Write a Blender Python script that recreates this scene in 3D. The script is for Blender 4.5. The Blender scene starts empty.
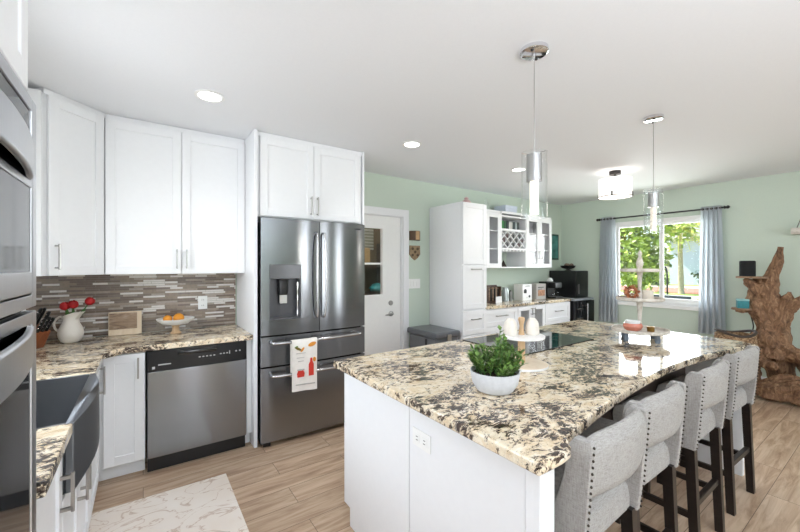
import bpy, bmesh, math, random
from mathutils import Vector, Matrix, noise
R = math.radians
PI = math.pi
random.seed(7)
C = bpy.context.scene.collection
SC = bpy.context.scene

# ---------------------------------------------------------------- camera
cam = bpy.data.cameras.new('camera'); camo = bpy.data.objects.new('camera', cam); C.objects.link(camo)
cam.sensor_width = 36; cam.lens = 36 * 364 / 800; cam.clip_start = .02; cam.clip_end = 400
camo.location = (0, 0, 1.433); camo.rotation_euler = (R(90), 0, R(-35.2))
SC.camera = camo

# ---------------------------------------------------------------- world, sun, daylight, exposure
w = bpy.data.worlds.new('world'); SC.world = w; w.use_nodes = True
nt = w.node_tree; bg = nt.nodes['Background']
sky = nt.nodes.new('ShaderNodeTexSky'); sky.sky_type = 'NISHITA'; sky.sun_disc = False
sky.sun_elevation = R(55); sky.sun_rotation = R(-20); sky.dust_density = 1.0
nt.links.new(sky.outputs[0], bg.inputs[0]); bg.inputs[1].default_value = .3

def lamp(name, kind, loc, rot, power, color=(1, 1, 1), **kw):
    l = bpy.data.lights.new(name, kind); l.energy = power; l.color = color
    for k, v in kw.items(): setattr(l, k, v)
    o = bpy.data.objects.new(name, l); C.objects.link(o); o.location = loc; o.rotation_euler = rot
    return o
lamp('sun', 'SUN', (0, 0, 20), (R(-38), R(-14), 0), 8, (1, .95, .86), angle=R(.6))
# added strip lamps at unseen rear openings, for light and streaks on steel
for x in (.85, 3.0, 3.95, 4.75):
    lamp('rear_fill_strip', 'AREA', (x, -2.9, 1.3), (R(90), 0, 0), 11, (.93, .945, 1), shape='RECTANGLE', size=.24, size_y=2.1)
# added fill aimed at the ceiling behind the camera, standing in for flash
lamp('bounce_fill', 'AREA', (.4, -1.7, 1.5), (R(180), 0, 0), 112, (.865, .905, 1), shape='RECTANGLE', size=2.2, size_y=2.2)
# daylight through the dining window; added fill through an unseen window over the sink
lamp('daylight_window', 'AREA', (6.9, 2.12, 1.5), (0, R(90), 0), 112, (.97, .965, 1), shape='RECTANGLE', size=1.7, size_y=2.1)
lamp('sink_side_fill', 'AREA', (-1.5, 2.05, 1.75), (0, R(-90), 0), 94, (.94, .945, 1), shape='RECTANGLE', size=1.3, size_y=1.6)
vs = SC.view_settings
vs.view_transform = 'Standard'; vs.look = 'None'; vs.gamma = 1; vs.use_curve_mapping = False; vs.exposure = .22

# ---------------------------------------------------------------- materials
def c(r, g, b):
    f = lambda x: ((x / 255 + .055) / 1.055) ** 2.4 if x / 255 > .04045 else x / 255 / 12.92
    return (f(r), f(g), f(b), 1)
def newmat(name):
    m = bpy.data.materials.new(name); m.use_nodes = True
    return m, m.node_tree, m.node_tree.nodes['Principled BSDF']
def N(t, kind, **kw):
    n = t.nodes.new(kind)
    for k, v in kw.items():
        if k in n.inputs: n.inputs[k].default_value = v
        else: setattr(n, k, v)
    return n
def ramp(t, fac, stops, interp='LINEAR'):
    r = t.nodes.new('ShaderNodeValToRGB'); cr = r.color_ramp; cr.interpolation = interp
    while len(cr.elements) < len(stops): cr.elements.new(.5)
    for e, (p, col) in zip(cr.elements, stops): e.position = p; e.color = col if len(col) == 4 else (*col, 1)
    t.links.new(fac, r.inputs[0]); return r.outputs[0]
def coords(t, scale=(1, 1, 1), rot=(0, 0, 0)):
    tc = t.nodes.new('ShaderNodeTexCoord'); mp = N(t, 'ShaderNodeMapping')
    mp.inputs['Scale'].default_value = scale; mp.inputs['Rotation'].default_value = rot
    t.links.new(tc.outputs['Object'], mp.inputs[0]); return mp.outputs[0]
def mix(t, fac, a, b, mode='MIX'):
    m = t.nodes.new('ShaderNodeMix'); m.data_type = 'RGBA'; m.blend_type = mode
    for s, v in ((m.inputs[0], fac), (m.inputs[6], a), (m.inputs[7], b)):
        if hasattr(v, 'is_linked'): t.links.new(v, s)
        else: s.default_value = v
    return m.outputs[2]
def bump(t, h, b, strength=.2, dist=.01):
    n = N(t, 'ShaderNodeBump', Strength=strength, Distance=dist); t.links.new(h, n.inputs['Height'])
    t.links.new(n.outputs[0], b.inputs['Normal'])
def pm(name, col, rough=.5, metal=0, vary=.04, scale=30, bmp=0, stretch=(1, 1, 1), coat=0, emit=None, es=0):
    m, t, b = newmat(name)
    n = N(t, 'ShaderNodeTexNoise', Scale=scale, Detail=3.0); t.links.new(coords(t, stretch), n.inputs['Vector'])
    lo = tuple(x * (1 - vary) for x in col[:3]); hi = tuple(min(1, x * (1 + vary)) for x in col[:3])
    t.links.new(ramp(t, n.outputs[0], [(.3, lo), (.7, hi)]), b.inputs['Base Color'])
    b.inputs['Roughness'].default_value = rough; b.inputs['Metallic'].default_value = metal
    if coat: b.inputs['Coat Weight'].default_value = coat; b.inputs['Coat Roughness'].default_value = .05
    if bmp: bump(t, n.outputs[0], b, bmp, .005)
    if emit: b.inputs['Emission Color'].default_value = emit; b.inputs['Emission Strength'].default_value = es
    return m
def glassmat(name, tint=(1, 1, 1, 1), ior=1.45, boost=0.0):
    m = bpy.data.materials.new(name); m.use_nodes = True; t = m.node_tree; t.nodes.clear()
    out = t.nodes.new('ShaderNodeOutputMaterial'); tr = N(t, 'ShaderNodeBsdfTransparent', Color=tint)
    gl = N(t, 'ShaderNodeBsdfGlossy', Roughness=.01); fr = N(t, 'ShaderNodeLayerWeight', Blend=.5)
    pw = N(t, 'ShaderNodeMath', operation='POWER'); pw.inputs[1].default_value = 4.0; t.links.new(fr.outputs['Facing'], pw.inputs[0])
    ad = N(t, 'ShaderNodeMath', operation='MULTIPLY_ADD'); ad.inputs[1].default_value = ior - 1; ad.inputs[2].default_value = .03 + boost
    t.links.new(pw.outputs[0], ad.inputs[0])
    mx = t.nodes.new('ShaderNodeMixShader'); t.links.new(ad.outputs[0], mx.inputs[0])
    t.links.new(tr.outputs[0], mx.inputs[1]); t.links.new(gl.outputs[0], mx.inputs[2]); t.links.new(mx.outputs[0], out.inputs[0])
    return m
def steel(name, col, rough=.27, axis=(1, 1, 60), arot=0.25):
    m, t, b = newmat(name)
    n = N(t, 'ShaderNodeTexNoise', Scale=6.0, Detail=4.0); t.links.new(coords(t, axis), n.inputs['Vector'])
    t.links.new(ramp(t, n.outputs[0], [(.3, tuple(x * .93 for x in col[:3])), (.7, col)]), b.inputs['Base Color'])
    b.inputs['Metallic'].default_value = 1; b.inputs['Roughness'].default_value = rough
    b.inputs['Anisotropic'].default_value = .95; b.inputs['Anisotropic Rotation'].default_value = arot
    tg = N(t, 'ShaderNodeTangent', direction_type='RADIAL', axis='Z'); t.links.new(tg.outputs[0], b.inputs['Tangent'])
    bump(t, n.outputs[0], b, .02, .002)
    return m
def granite(name):
    m, t, b = newmat(name)
    v = coords(t, (1, 1.55, 1.3), (0, 0, R(35)))
    warp = N(t, 'ShaderNodeTexNoise', Scale=4.0, Detail=3.0); t.links.new(v, warp.inputs['Vector'])
    wv = N(t, 'ShaderNodeVectorMath', operation='MULTIPLY_ADD'); wv.inputs[1].default_value = (.2, .2, .2)
    t.links.new(warp.outputs['Color'], wv.inputs[0]); t.links.new(v, wv.inputs[2]); v2 = wv.outputs[0]
    def nz(s, d, r=.55, vec=v2, dist=0.):
        n = N(t, 'ShaderNodeTexNoise', Scale=s, Detail=d, Roughness=r, Distortion=dist); t.links.new(vec, n.inputs['Vector']); return n.outputs[0]
    base = ramp(t, nz(16, 8, .75), [(.34, c(214, 190, 154)), (.46, c(230, 212, 182)), (.56, c(238, 226, 202)), (.68, c(244, 238, 228))])
    grey = ramp(t, nz(22, 8, .78, dist=.4), [(.60, (0, 0, 0)), (.66, (.7, .7, .7))])
    col = mix(t, grey, base, c(178, 160, 142))
    clus = ramp(t, nz(5.2, 4, .6), [(.38, (0, 0, 0)), (.62, (1, 1, 1))])
    fine = nz(36, 9, .78, dist=.5)
    a = N(t, 'ShaderNodeMath', operation='MULTIPLY'); a.inputs[1].default_value = .15; t.links.new(clus, a.inputs[0])
    s = N(t, 'ShaderNodeMath', operation='ADD'); t.links.new(a.outputs[0], s.inputs[0]); t.links.new(fine, s.inputs[1])
    halo = ramp(t, s.outputs[0], [(.574, (0, 0, 0)), (.602, (.65, .65, .65))])
    col = mix(t, halo, col, c(142, 118, 98))
    dark = ramp(t, s.outputs[0], [(.600, (0, 0, 0)), (.628, (1, 1, 1))])
    dcol = ramp(t, nz(50, 4), [(.36, c(30, 26, 26)), (.64, c(88, 74, 66))])
    col = mix(t, dark, col, dcol)
    vein = ramp(t, nz(13, 9, .76, dist=.6), [(.485, (0, 0, 0)), (.496, (.75, .75, .75)), (.507, (0, 0, 0))])
    vm = N(t, 'ShaderNodeMath', operation='MULTIPLY'); t.links.new(vein, vm.inputs[0]); t.links.new(ramp(t, nz(7, 2), [(.45, (0, 0, 0)), (.6, (1, 1, 1))]), vm.inputs[1])
    col = mix(t, vm.outputs[0], col, c(84, 66, 56))
    sp = ramp(t, nz(95, 3), [(.64, (0, 0, 0)), (.7, (.6, .6, .6))])
    col = mix(t, sp, col, c(96, 80, 68))
    t.links.new(col, b.inputs['Base Color']); b.inputs['Roughness'].default_value = .07
    return m
def planks(name):
    m, t, b = newmat(name)
    v = coords(t)
    br = N(t, 'ShaderNodeTexBrick', Scale=1.0, offset=.37, squash=1.0)
    br.inputs['Color1'].default_value = (0, 0, 0, 1); br.inputs['Color2'].default_value = (1, 1, 1, 1)
    br.inputs['Mortar'].default_value = (.3, .3, .3, 1); br.inputs['Mortar Size'].default_value = .0015
    br.inputs['Brick Width'].default_value = 1.22; br.inputs['Row Height'].default_value = .18; br.inputs['Bias'].default_value = 0
    t.links.new(v, br.inputs['Vector'])
    # each plank gets its own stretch of grain
    off = N(t, 'ShaderNodeVectorMath', operation='MULTIPLY_ADD'); off.inputs[1].default_value = (7, 3, 5)
    t.links.new(br.outputs['Color'], off.inputs[0]); t.links.new(v, off.inputs[2])
    mp = N(t, 'ShaderNodeMapping'); mp.inputs['Scale'].default_value = (1.1, 9, 1); t.links.new(off.outputs[0], mp.inputs[0])
    g = N(t, 'ShaderNodeTexNoise', Scale=2.2, Detail=8.0, Roughness=.62, Distortion=.8); t.links.new(mp.outputs[0], g.inputs['Vector'])
    tone = ramp(t, g.outputs[0], [(.28, c(154, 124, 98)), (.45, c(192, 163, 136)), (.58, c(212, 187, 160)), (.75, c(226, 205, 182))])
    pl = ramp(t, br.outputs['Color'], [(0, (.86, .85, .84)), (1, (1.0, 1.0, 1.0))])
    col = mix(t, 1.0, tone, pl, 'MULTIPLY')
    col = mix(t, br.outputs['Fac'], col, c(104, 86, 70))
    t.links.new(col, b.inputs['Base Color']); b.inputs['Roughness'].default_value = .42
    bump(t, g.outputs[0], b, .06, .004)
    return m
def mosaic(name):
    m, t, b = newmat(name)
    tc = t.nodes.new('ShaderNodeTexCoord'); sp = t.nodes.new('ShaderNodeSeparateXYZ'); cb = t.nodes.new('ShaderNodeCombineXYZ')
    t.links.new(tc.outputs['Object'], sp.inputs[0]); t.links.new(sp.outputs[0], cb.inputs[0]); t.links.new(sp.outputs[2], cb.inputs[1])
    br = N(t, 'ShaderNodeTexBrick', Scale=1.0, offset=.41, offset_frequency=2, squash=.62, squash_frequency=3)
    br.inputs['Color1'].default_value = (0, 0, 0, 1); br.inputs['Color2'].default_value = (1, 1, 1, 1)
    br.inputs['Mortar Size'].default_value = .0011; br.inputs['Brick Width'].default_value = .15; br.inputs['Row Height'].default_value = .0165
    t.links.new(cb.outputs[0], br.inputs['Vector'])
    col = ramp(t, br.outputs['Color'], [(0, c(116, 101, 90)), (.2, c(144, 128, 114)), (.4, c(160, 146, 134)), (.54, c(128, 114, 104)), (.66, c(170, 160, 150)), (.78, c(222, 218, 214))], 'CONSTANT')
    n = N(t, 'ShaderNodeTexNoise', Scale=60.0, Detail=4.0); t.links.new(tc.outputs['Object'], n.inputs['Vector'])
    col = mix(t, .25, col, ramp(t, n.outputs[0], [(.3, c(90, 78, 70)), (.7, c(200, 190, 182))]), 'OVERLAY')
    col = mix(t, br.outputs['Fac'], col, c(140, 128, 118))
    t.links.new(col, b.inputs['Base Color']); b.inputs['Roughness'].default_value = .25
    return m
def linen(name):
    m, t, b = newmat(name)
    n1 = N(t, 'ShaderNodeTexNoise', Scale=210.0, Detail=2.0); t.links.new(coords(t, (.25, .25, 3)), n1.inputs['Vector'])
    n2 = N(t, 'ShaderNodeTexNoise', Scale=210.0, Detail=2.0); t.links.new(coords(t, (3, 3, .25)), n2.inputs['Vector'])
    a = mix(t, .5, n1.outputs['Color'], n2.outputs['Color'])
    t.links.new(ramp(t, a, [(.36, c(130, 127, 124)), (.5, c(162, 159, 155)), (.64, c(182, 179, 175))]), b.inputs['Base Color'])
    b.inputs['Roughness'].default_value = .9; bump(t, a, b, .25, .002)
    return m
def woodmat(name, stops, scale=(1.5, 1.5, 9), rough=.6, bmp=.3, det=8.0, dist=1.4):
    m, t, b = newmat(name)
    n = N(t, 'ShaderNodeTexNoise', Scale=3.0, Detail=det, Roughness=.62, Distortion=dist); t.links.new(coords(t, scale), n.inputs['Vector'])
    t.links.new(ramp(t, n.outputs[0], stops), b.inputs['Base Color']); b.inputs['Roughness'].default_value = rough
    bump(t, n.outputs[0], b, bmp, .02)
    return m
def veined(name, base, base2, vein, scale=3, w=.012):
    m, t, b = newmat(name)
    n = N(t, 'ShaderNodeTexNoise', Scale=scale, Detail=6.0, Distortion=1.2); t.links.new(coords(t, (1, 1.8, 1), (0, 0, R(30))), n.inputs['Vector'])
    n2 = N(t, 'ShaderNodeTexNoise', Scale=scale * .8, Detail=3.0); t.links.new(coords(t), n2.inputs['Vector'])
    bs = ramp(t, n2.outputs[0], [(.35, base), (.65, base2)])
    ve = ramp(t, n.outputs[0], [(.5 - 2.4 * w, (0, 0, 0)), (.5, (.8, .8, .8)), (.5 + 2.4 * w, (0, 0, 0))])
    t.links.new(mix(t, ve, bs, vein), b.inputs['Base Color']); b.inputs['Roughness'].default_value = .6
    return m

WHITE = pm('white_painted_cabinet', c(239, 240, 242), .38, vary=.008)
WALLW = pm('white_paint', c(238, 237, 235), .7, vary=.01, scale=80)
CEIL = pm('ceiling_paint', c(236, 238, 241), .9, vary=.008, scale=90)
GREEN = pm('sage_green_paint', c(204, 217, 203), .75, vary=.012, scale=60)
GRAN = granite('speckled_granite')
STEEL = steel('stainless_steel', c(140, 142, 146), .17, (1, 1, 60))
STEELH = steel('brushed_steel_horizontal', c(196, 196, 198), .26, (1, 1, 60))
OVEN = steel('oven_steel', c(196, 197, 200), .3, (60, 60, 1))
NICKEL = pm('satin_nickel', c(176, 174, 172), .3, 1, .02)
CHROME = pm('chrome', c(225, 225, 228), .08, 1, .01)
GUN = steel('gunmetal_sink', c(128, 131, 136), .42, (1, 30, 1))
DARKM = pm('dark_metal', c(52, 50, 50), .4, .6)
BLACK = pm('black_plastic', c(22, 22, 24), .3)
BGLASS = pm('black_glass', c(12, 13, 15), .03, vary=.02)
FLOOR = planks('wood_plank_floor')
TILE = mosaic('linear_mosaic_tile')
LINEN = linen('grey_linen')
ESPR = woodmat('espresso_wood', [(.3, c(22, 17, 15)), (.7, c(40, 31, 27))], rough=.35, bmp=.05)
DARKW = woodmat('dark_panel_wood', [(.3, c(48, 40, 36)), (.7, c(70, 58, 50))], (1, 1, 6), .5, .05)
DRIFT = woodmat('weathered_driftwood', [(.27, c(58, 38, 26)), (.42, c(118, 86, 62)), (.56, c(152, 116, 86)), (.74, c(200, 164, 128))], (7, 7, 3), .7, 1.0)
SLAB = woodmat('pale_slab_wood', [(.3, c(120, 92, 70)), (.7, c(172, 142, 112))], (6, 2, 6), .6, .2)
LWOOD = woodmat('light_beech', [(.3, c(196, 160, 120)), (.7, c(220, 190, 152))], (6, 6, 1), .5, .05)
BWOOD = woodmat('brown_block_wood', [(.3, c(112, 58, 32)), (.7, c(150, 86, 50))], (6, 6, 1.5), .45, .05)
BARK = woodmat('bark_board', [(.3, c(110, 88, 72)), (.5, c(160, 134, 110)), (.7, c(186, 166, 146))], (2, 2, 8), .7, .1)
CERAM = pm('cream_ceramic', c(236, 230, 220), .3, vary=.02)
WCER = pm('white_ceramic', c(240, 240, 238), .35, vary=.015)
CONC = pm('pale_grey_stoneware', c(214, 216, 220), .7, vary=.05, scale=60)
RED = pm('tulip_red', c(178, 18, 24), .5, vary=.25, scale=40)
STEM = pm('stem_green', c(70, 110, 56), .5, vary=.15)
LEAF = pm('leaf_green', c(100, 132, 62), .35, vary=.5, scale=26)
LEAF2 = pm('tree_leaf', c(170, 186, 92), .5, vary=.5, scale=2.5)
LEAF3 = pm('palm_leaf', c(206, 212, 104), .5, vary=.35, scale=2)
DLEAF = pm('dark_leaf', c(48, 70, 40), .6, vary=.4, scale=4)
ORANGE = pm('orange_peel', c(226, 148, 40), .45, vary=.06, scale=120, bmp=.1)
GLASS = glassmat('clear_glass')
PGLASS = glassmat('pendant_glass', (.985, .992, .992, 1), 1.6, .02)
WINGL = glassmat('window_glass', (.98, 1, .99, 1), 1.35)
CURT = pm('curtain_linen', c(224, 228, 231), .9, vary=.05, scale=90, stretch=(1, 1, .2))
_t = CURT.node_tree; _b = _t.nodes['Principled BSDF']; _tl = N(_t, 'ShaderNodeBsdfTranslucent', Color=c(224, 228, 231)); _m = N(_t, 'ShaderNodeMixShader'); _m.inputs[0].default_value = .6
_t.links.new(_b.outputs[0], _m.inputs[1]); _t.links.new(_tl.outputs[0], _m.inputs[2]); _t.links.new(_m.outputs[0], _t.nodes['Material Output'].inputs[0])
RUGM = veined('rug_marbled', c(243, 231, 218), c(249, 241, 232), c(200, 172, 150), 4.0, .007)
WICK = woodmat('wicker', [(.35, c(86, 64, 46)), (.5, c(150, 118, 86)), (.65, c(196, 166, 130))], (14, 14, 30), .8, .8, 3., .2)
BULB = pm('lit_crystal', c(255, 250, 240), .2, emit=(1, .92, .76, 1), es=.75)
BUBB = pm('lit_seeded_crystal', c(226, 212, 192), .25, vary=.4, scale=90, emit=(1, .92, .82, 1), es=.3)
LITW = pm('lamp_diffuser', c(255, 255, 250), .5, emit=(1, .98, .95, 1), es=9)
SHADE = pm('lit_white_shade', c(250, 246, 242), .8, emit=(1, .97, .93, 1), es=.55)
GREYP = pm('grey_bin_plastic', c(104, 106, 110), .38, vary=.03)
PINKG = pm('rose_glass', c(206, 128, 106), .12, vary=.08)
GOLD = pm('gold_votive', c(150, 118, 60), .35, .7, vary=.2)
TEAL = pm('teal_box', c(40, 126, 134), .5, vary=.15, scale=40)
BLUEG = pm('dark_cloth', c(70, 76, 90), .9, vary=.2)
WHITEP = pm('white_plastic', c(244, 244, 242), .35, vary=.01)

# ---------------------------------------------------------------- mesh builder
class B:
    def __init__(s): s.v = []; s.f = []; s.m = []; s.mi = 0; s.X = None
    def add(s, vs, fs):
        n = len(s.v)
        s.v += [tuple(s.X @ Vector(p)) if s.X else tuple(p) for p in vs]
        s.f += [tuple(i + n for i in f) for f in fs]; s.m += [s.mi] * len(fs); return s
    def box(s, x0, x1, y0, y1, z0, z1, bev=0, seg=2):
        if bev:
            bm = bmesh.new(); bmesh.ops.create_cube(bm, size=1)
            for v in bm.verts: v.co = ((x0 + x1) / 2 + v.co.x * (x1 - x0), (y0 + y1) / 2 + v.co.y * (y1 - y0), (z0 + z1) / 2 + v.co.z * (z1 - z0))
            bmesh.ops.bevel(bm, geom=bm.edges[:], offset=bev, segments=seg, affect='EDGES', profile=.5)
            bm.verts.index_update(); s.add([v.co[:] for v in bm.verts], [[v.index for v in f.verts] for f in bm.faces]); bm.free(); return s
        p = [(x, y, z) for x in (x0, x1) for y in (y0, y1) for z in (z0, z1)]
        return s.add(p, [(0, 1, 3, 2), (4, 6, 7, 5), (0, 4, 5, 1), (2, 3, 7, 6), (0, 2, 6, 4), (1, 5, 7, 3)])
    def prism(s, poly, z0, z1, bev=0, axis='z'):
        n = len(poly); mp = {'z': lambda a, b, h: (a, b, h), 'y': lambda a, b, h: (a, h, b), 'x': lambda a, b, h: (h, a, b)}[axis]
        if bev:
            bm = bmesh.new(); vs = [bm.verts.new(mp(a, b, z0)) for a, b in poly]; f = bm.faces.new(vs)
            r = bmesh.ops.extrude_face_region(bm, geom=[f]); d = Vector(mp(0, 0, z1)) - Vector(mp(0, 0, z0))
            bmesh.ops.translate(bm, verts=[g for g in r['geom'] if isinstance(g, bmesh.types.BMVert)], vec=d)
            bmesh.ops.recalc_face_normals(bm, faces=bm.faces[:])
            ed = [e for e in bm.edges if len(e.link_faces) == 2 and e.calc_face_angle() > R(20)]
            bmesh.ops.bevel(bm, geom=ed, offset=bev, segments=3, affect='EDGES', profile=.5)
            bm.verts.index_update(); s.add([v.co[:] for v in bm.verts], [[v.index for v in q.verts] for q in bm.faces]); bm.free(); return s
        p = [mp(a, b, z0) for a, b in poly] + [mp(a, b, z1) for a, b in poly]
        return s.add(p, [tuple(range(n))[::-1], tuple(range(n, 2 * n))] + [(i, (i + 1) % n, (i + 1) % n + n, i + n) for i in range(n)])
    def lathe(s, prof, o=(0, 0, 0), seg=28, sx=1, sy=1):
        vs = []; fs = []; n = len(prof)
        for r, z in prof:
            for k in range(seg):
                a = 2 * PI * k / seg; vs.append((o[0] + sx * r * math.cos(a), o[1] + sy * r * math.sin(a), o[2] + z))
        for i in range(n - 1):
            for k in range(seg): fs.append((i * seg + k, i * seg + (k + 1) % seg, (i + 1) * seg + (k + 1) % seg, (i + 1) * seg + k))
        ring = prof[0] == prof[-1]
        if prof[0][0] > 1e-5 and not ring: fs.append(tuple(range(seg))[::-1])
        if prof[-1][0] > 1e-5 and not ring: fs.append(tuple(range((n - 1) * seg, n * seg)))
        return s.add(vs, fs)
    def cyl(s, o, r, h, seg=24, r2=None): return s.lathe([(r, 0), (r if r2 is None else r2, h)], o, seg)
    def tube(s, pts, r, seg=8, fn=None):
        pts = [Vector(p) for p in pts]; n = len(pts); vs = []; fs = []
        rr = r if isinstance(r, (list, tuple)) else [r] * n; up = Vector((0, 0, 1)); u = None
        for i, p in enumerate(pts):
            d = (pts[min(i + 1, n - 1)] - pts[max(i - 1, 0)]).normalized()
            if u is None: u = d.cross(up if abs(d.z) < .95 else Vector((1, 0, 0))).normalized()
            u = (u - d * u.dot(d)).normalized(); q = d.cross(u)
            for k in range(seg):
                a = 2 * PI * k / seg; R_ = rr[i] * (fn(p, a, i) if fn else 1)
                vs.append(p + u * R_ * math.cos(a) + q * R_ * math.sin(a))
        for i in range(n - 1):
            for k in range(seg): fs.append((i * seg + k, i * seg + (k + 1) % seg, (i + 1) * seg + (k + 1) % seg, (i + 1) * seg + k))
        fs += [tuple(range(seg))[::-1], tuple(range((n - 1) * seg, n * seg))]
        return s.add(vs, fs)
    def ball(s, o, r, sx=1, sy=1, sz=1, seg=16, rings=10):
        return s.lathe([(max(1e-6, r * math.sin(PI * i / rings)), -sz * r * math.cos(PI * i / rings)) for i in range(rings + 1)], o, seg, sx, sy)
    def leaf(s, p, d, n, l, wd):
        p = Vector(p); d = Vector(d).normalized(); sd = d.cross(Vector(n)).normalized(); nn = sd.cross(d)
        return s.add([p, p + d * l * .5 + sd * wd + nn * wd * .25, p + d * l, p + d * l * .5 - sd * wd + nn * wd * .25, p + d * l * .5],
                     [(0, 1, 4), (1, 2, 4), (2, 3, 4), (3, 0, 4)])
MX = {}
def mat_of(o): return MX.get(o.name, Matrix())
def tag(o, label=None, cat=None, group=None, kind=None):
    for k, v in (('label', label), ('category', cat), ('group', group), ('kind', kind)):
        if v: o[k] = v
    return o
def link(name, b, mats, recalc=True):
    me = bpy.data.meshes.new(name); me.from_pydata(b.v, [], b.f)
    for m in (mats if isinstance(mats, (list, tuple)) else [mats]): me.materials.append(m)
    me.polygons.foreach_set('material_index', b.m)
    if recalc:
        bm = bmesh.new(); bm.from_mesh(me); bmesh.ops.recalc_face_normals(bm, faces=bm.faces[:]); bm.to_mesh(me); bm.free()
    me.shade_smooth(); me.set_sharp_from_angle(angle=R(38)); me.update()
    o = bpy.data.objects.new(name, me); C.objects.link(o)
    if 8 < len(me.polygons) < 3000: wn = o.modifiers.new('weighted_normal', 'WEIGHTED_NORMAL'); wn.keep_sharp = True; wn.weight = 80
    return o
def T(name, label, cat, loc, rz=0, group=None):
    o = bpy.data.objects.new(name, None); o.empty_display_size = .1; C.objects.link(o)
    o.location = loc; o.rotation_euler = (0, 0, rz); tag(o, label, cat, group)
    MX[o.name] = Matrix.Translation(loc) @ Matrix.Rotation(rz, 4, 'Z'); return o
def P(name, b, m, parent, world=False, label=None, kind=None):
    if world:
        inv = mat_of(parent).inverted(); b.v = [tuple(inv @ Vector(p)) for p in b.v]
    o = link(name, b, m); o.parent = parent; MX[o.name] = mat_of(parent); tag(o, label, kind=kind); return o
def S(name, label, cat, b, m, loc, rz=0, group=None, world=False, kind=None):
    """a thing that is one mesh"""
    M = Matrix.Translation(loc) @ Matrix.Rotation(rz, 4, 'Z')
    if world:
        inv = M.inverted(); b.v = [tuple(inv @ Vector(p)) for p in b.v]
    o = link(name, b, m); o.location = loc; o.rotation_euler = (0, 0, rz); MX[o.name] = M
    return tag(o, label, cat, group, kind)
def struct(name, b, m, parent=None):
    o = link(name, b, m); o['kind'] = 'structure'
    if parent: o.parent = parent
    return o
def kids(o): return [x for x in C.objects if x.parent is o]
def dup(root, loc, rz, label=None, group=None):
    r = root.copy(); C.objects.link(r); r.location = loc; r.rotation_euler = (0, 0, rz)
    if label: r['label'] = label
    if group: r['group'] = group
    for ch in kids(root):
        d = ch.copy(); C.objects.link(d); d.parent = r
        for g in kids(ch):
            e = g.copy(); C.objects.link(e); e.parent = d
    return r
def bez(pts, n=8):
    """catmull-rom through points"""
    P_ = [Vector(p) for p in pts]; P_ = [2 * P_[0] - P_[1]] + P_ + [2 * P_[-1] - P_[-2]]; out = []
    for i in range(1, len(P_) - 2):
        a, b_, c_, d = P_[i - 1:i + 3]
        for k in range(n):
            t = k / n; out.append(.5 * ((2 * b_) + (c_ - a) * t + (2 * a - 5 * b_ + 4 * c_ - d) * t * t + (3 * b_ - a - 3 * c_ + d) * t ** 3))
    out.append(P_[-2]); return out

# ================================================================= SETTING
XL, XR, YB, YF, HC = -.83, 6.1, 3.65, -3.0, 2.515
struct('floor', B().box(XL - .15, XR + .15, YF - .15, 6.0, -.1, 0), FLOOR)
struct('ceiling', B().box(XL - .15, XR + .15, YF - .15, 6.0, HC, HC + .15), CEIL)
DX0, DX1, DZ = 1.72, 2.62, 2.04
bk = B(); bk.box(XL - .12, DX0, YB, YB + .12, 0, HC); bk.box(DX1, XR + .12, YB, YB + .12, 0, HC); bk.box(DX0, DX1, YB, YB + .12, DZ, HC)
struct('wall_back', bk, GREEN)
lw = B(); lw.box(XL - .12, XL, YF, 1.58, 0, HC); lw.box(XL - .12, XL, 2.52, YB, 0, HC); lw.box(XL - .12, XL, 1.58, 2.52, 0, 1.08); lw.box(XL - .12, XL, 1.58, 2.52, 2.06, HC)
struct('wall_left', lw, WALLW)
w2 = B(); w2.box(XL - .09, XL - .03, 1.58, 1.63, 1.08, 2.06, .004); w2.box(XL - .09, XL - .03, 2.47, 2.52, 1.08, 2.06, .004); w2.box(XL - .09, XL - .03, 1.63, 2.47, 1.08, 1.13, .004); w2.box(XL - .09, XL - .03, 1.63, 2.47, 2.01, 2.06, .004); w2.box(XL - .08, XL - .04, 2.03, 2.07, 1.13, 2.01, .003)
w2o = struct('window_added', w2, WHITEP); struct('window_pane', B().box(XL - .062, XL - .058, 1.62, 2.48, 1.12, 2.02), WINGL, w2o)  # unseen window, added so side fill can enter over the sink
WY0, WY1, WZ0, WZ1 = 1.50, 2.78, .885, 2.12
rw = B(); rw.box(XR, XR + .12, YF, WY0, 0, HC); rw.box(XR, XR + .12, WY1, YB, 0, HC); rw.box(XR, XR + .12, WY0, WY1, 0, WZ0); rw.box(XR, XR + .12, WY0, WY1, WZ1, HC)
struct('wall_right', rw, GREEN)
fw = B(); xs_ = [XL, .65, 1.05, 2.8, 3.2, 3.75, 4.15, 4.55, 4.95, XR]
for k in range(0, 10, 2): fw.box(xs_[k], xs_[k + 1], YF - .12, YF, 0, HC)
for k in range(1, 9, 2): fw.box(xs_[k], xs_[k + 1], YF - .12, YF, 0, .2); fw.box(xs_[k], xs_[k + 1], YF - .12, YF, 2.4, HC)  # unseen tall openings, added to go with the rear strip lamps
struct('wall_front', fw, GREEN)
bb = B(); bb.box(2.71, 3.03, YB - .014, YB, 0, .1); struct('baseboard_back', bb, WHITE)
struct('baseboard_right', B().box(XR - .014, XR, YF, YB - .02, 0, .1), WHITE)
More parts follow.
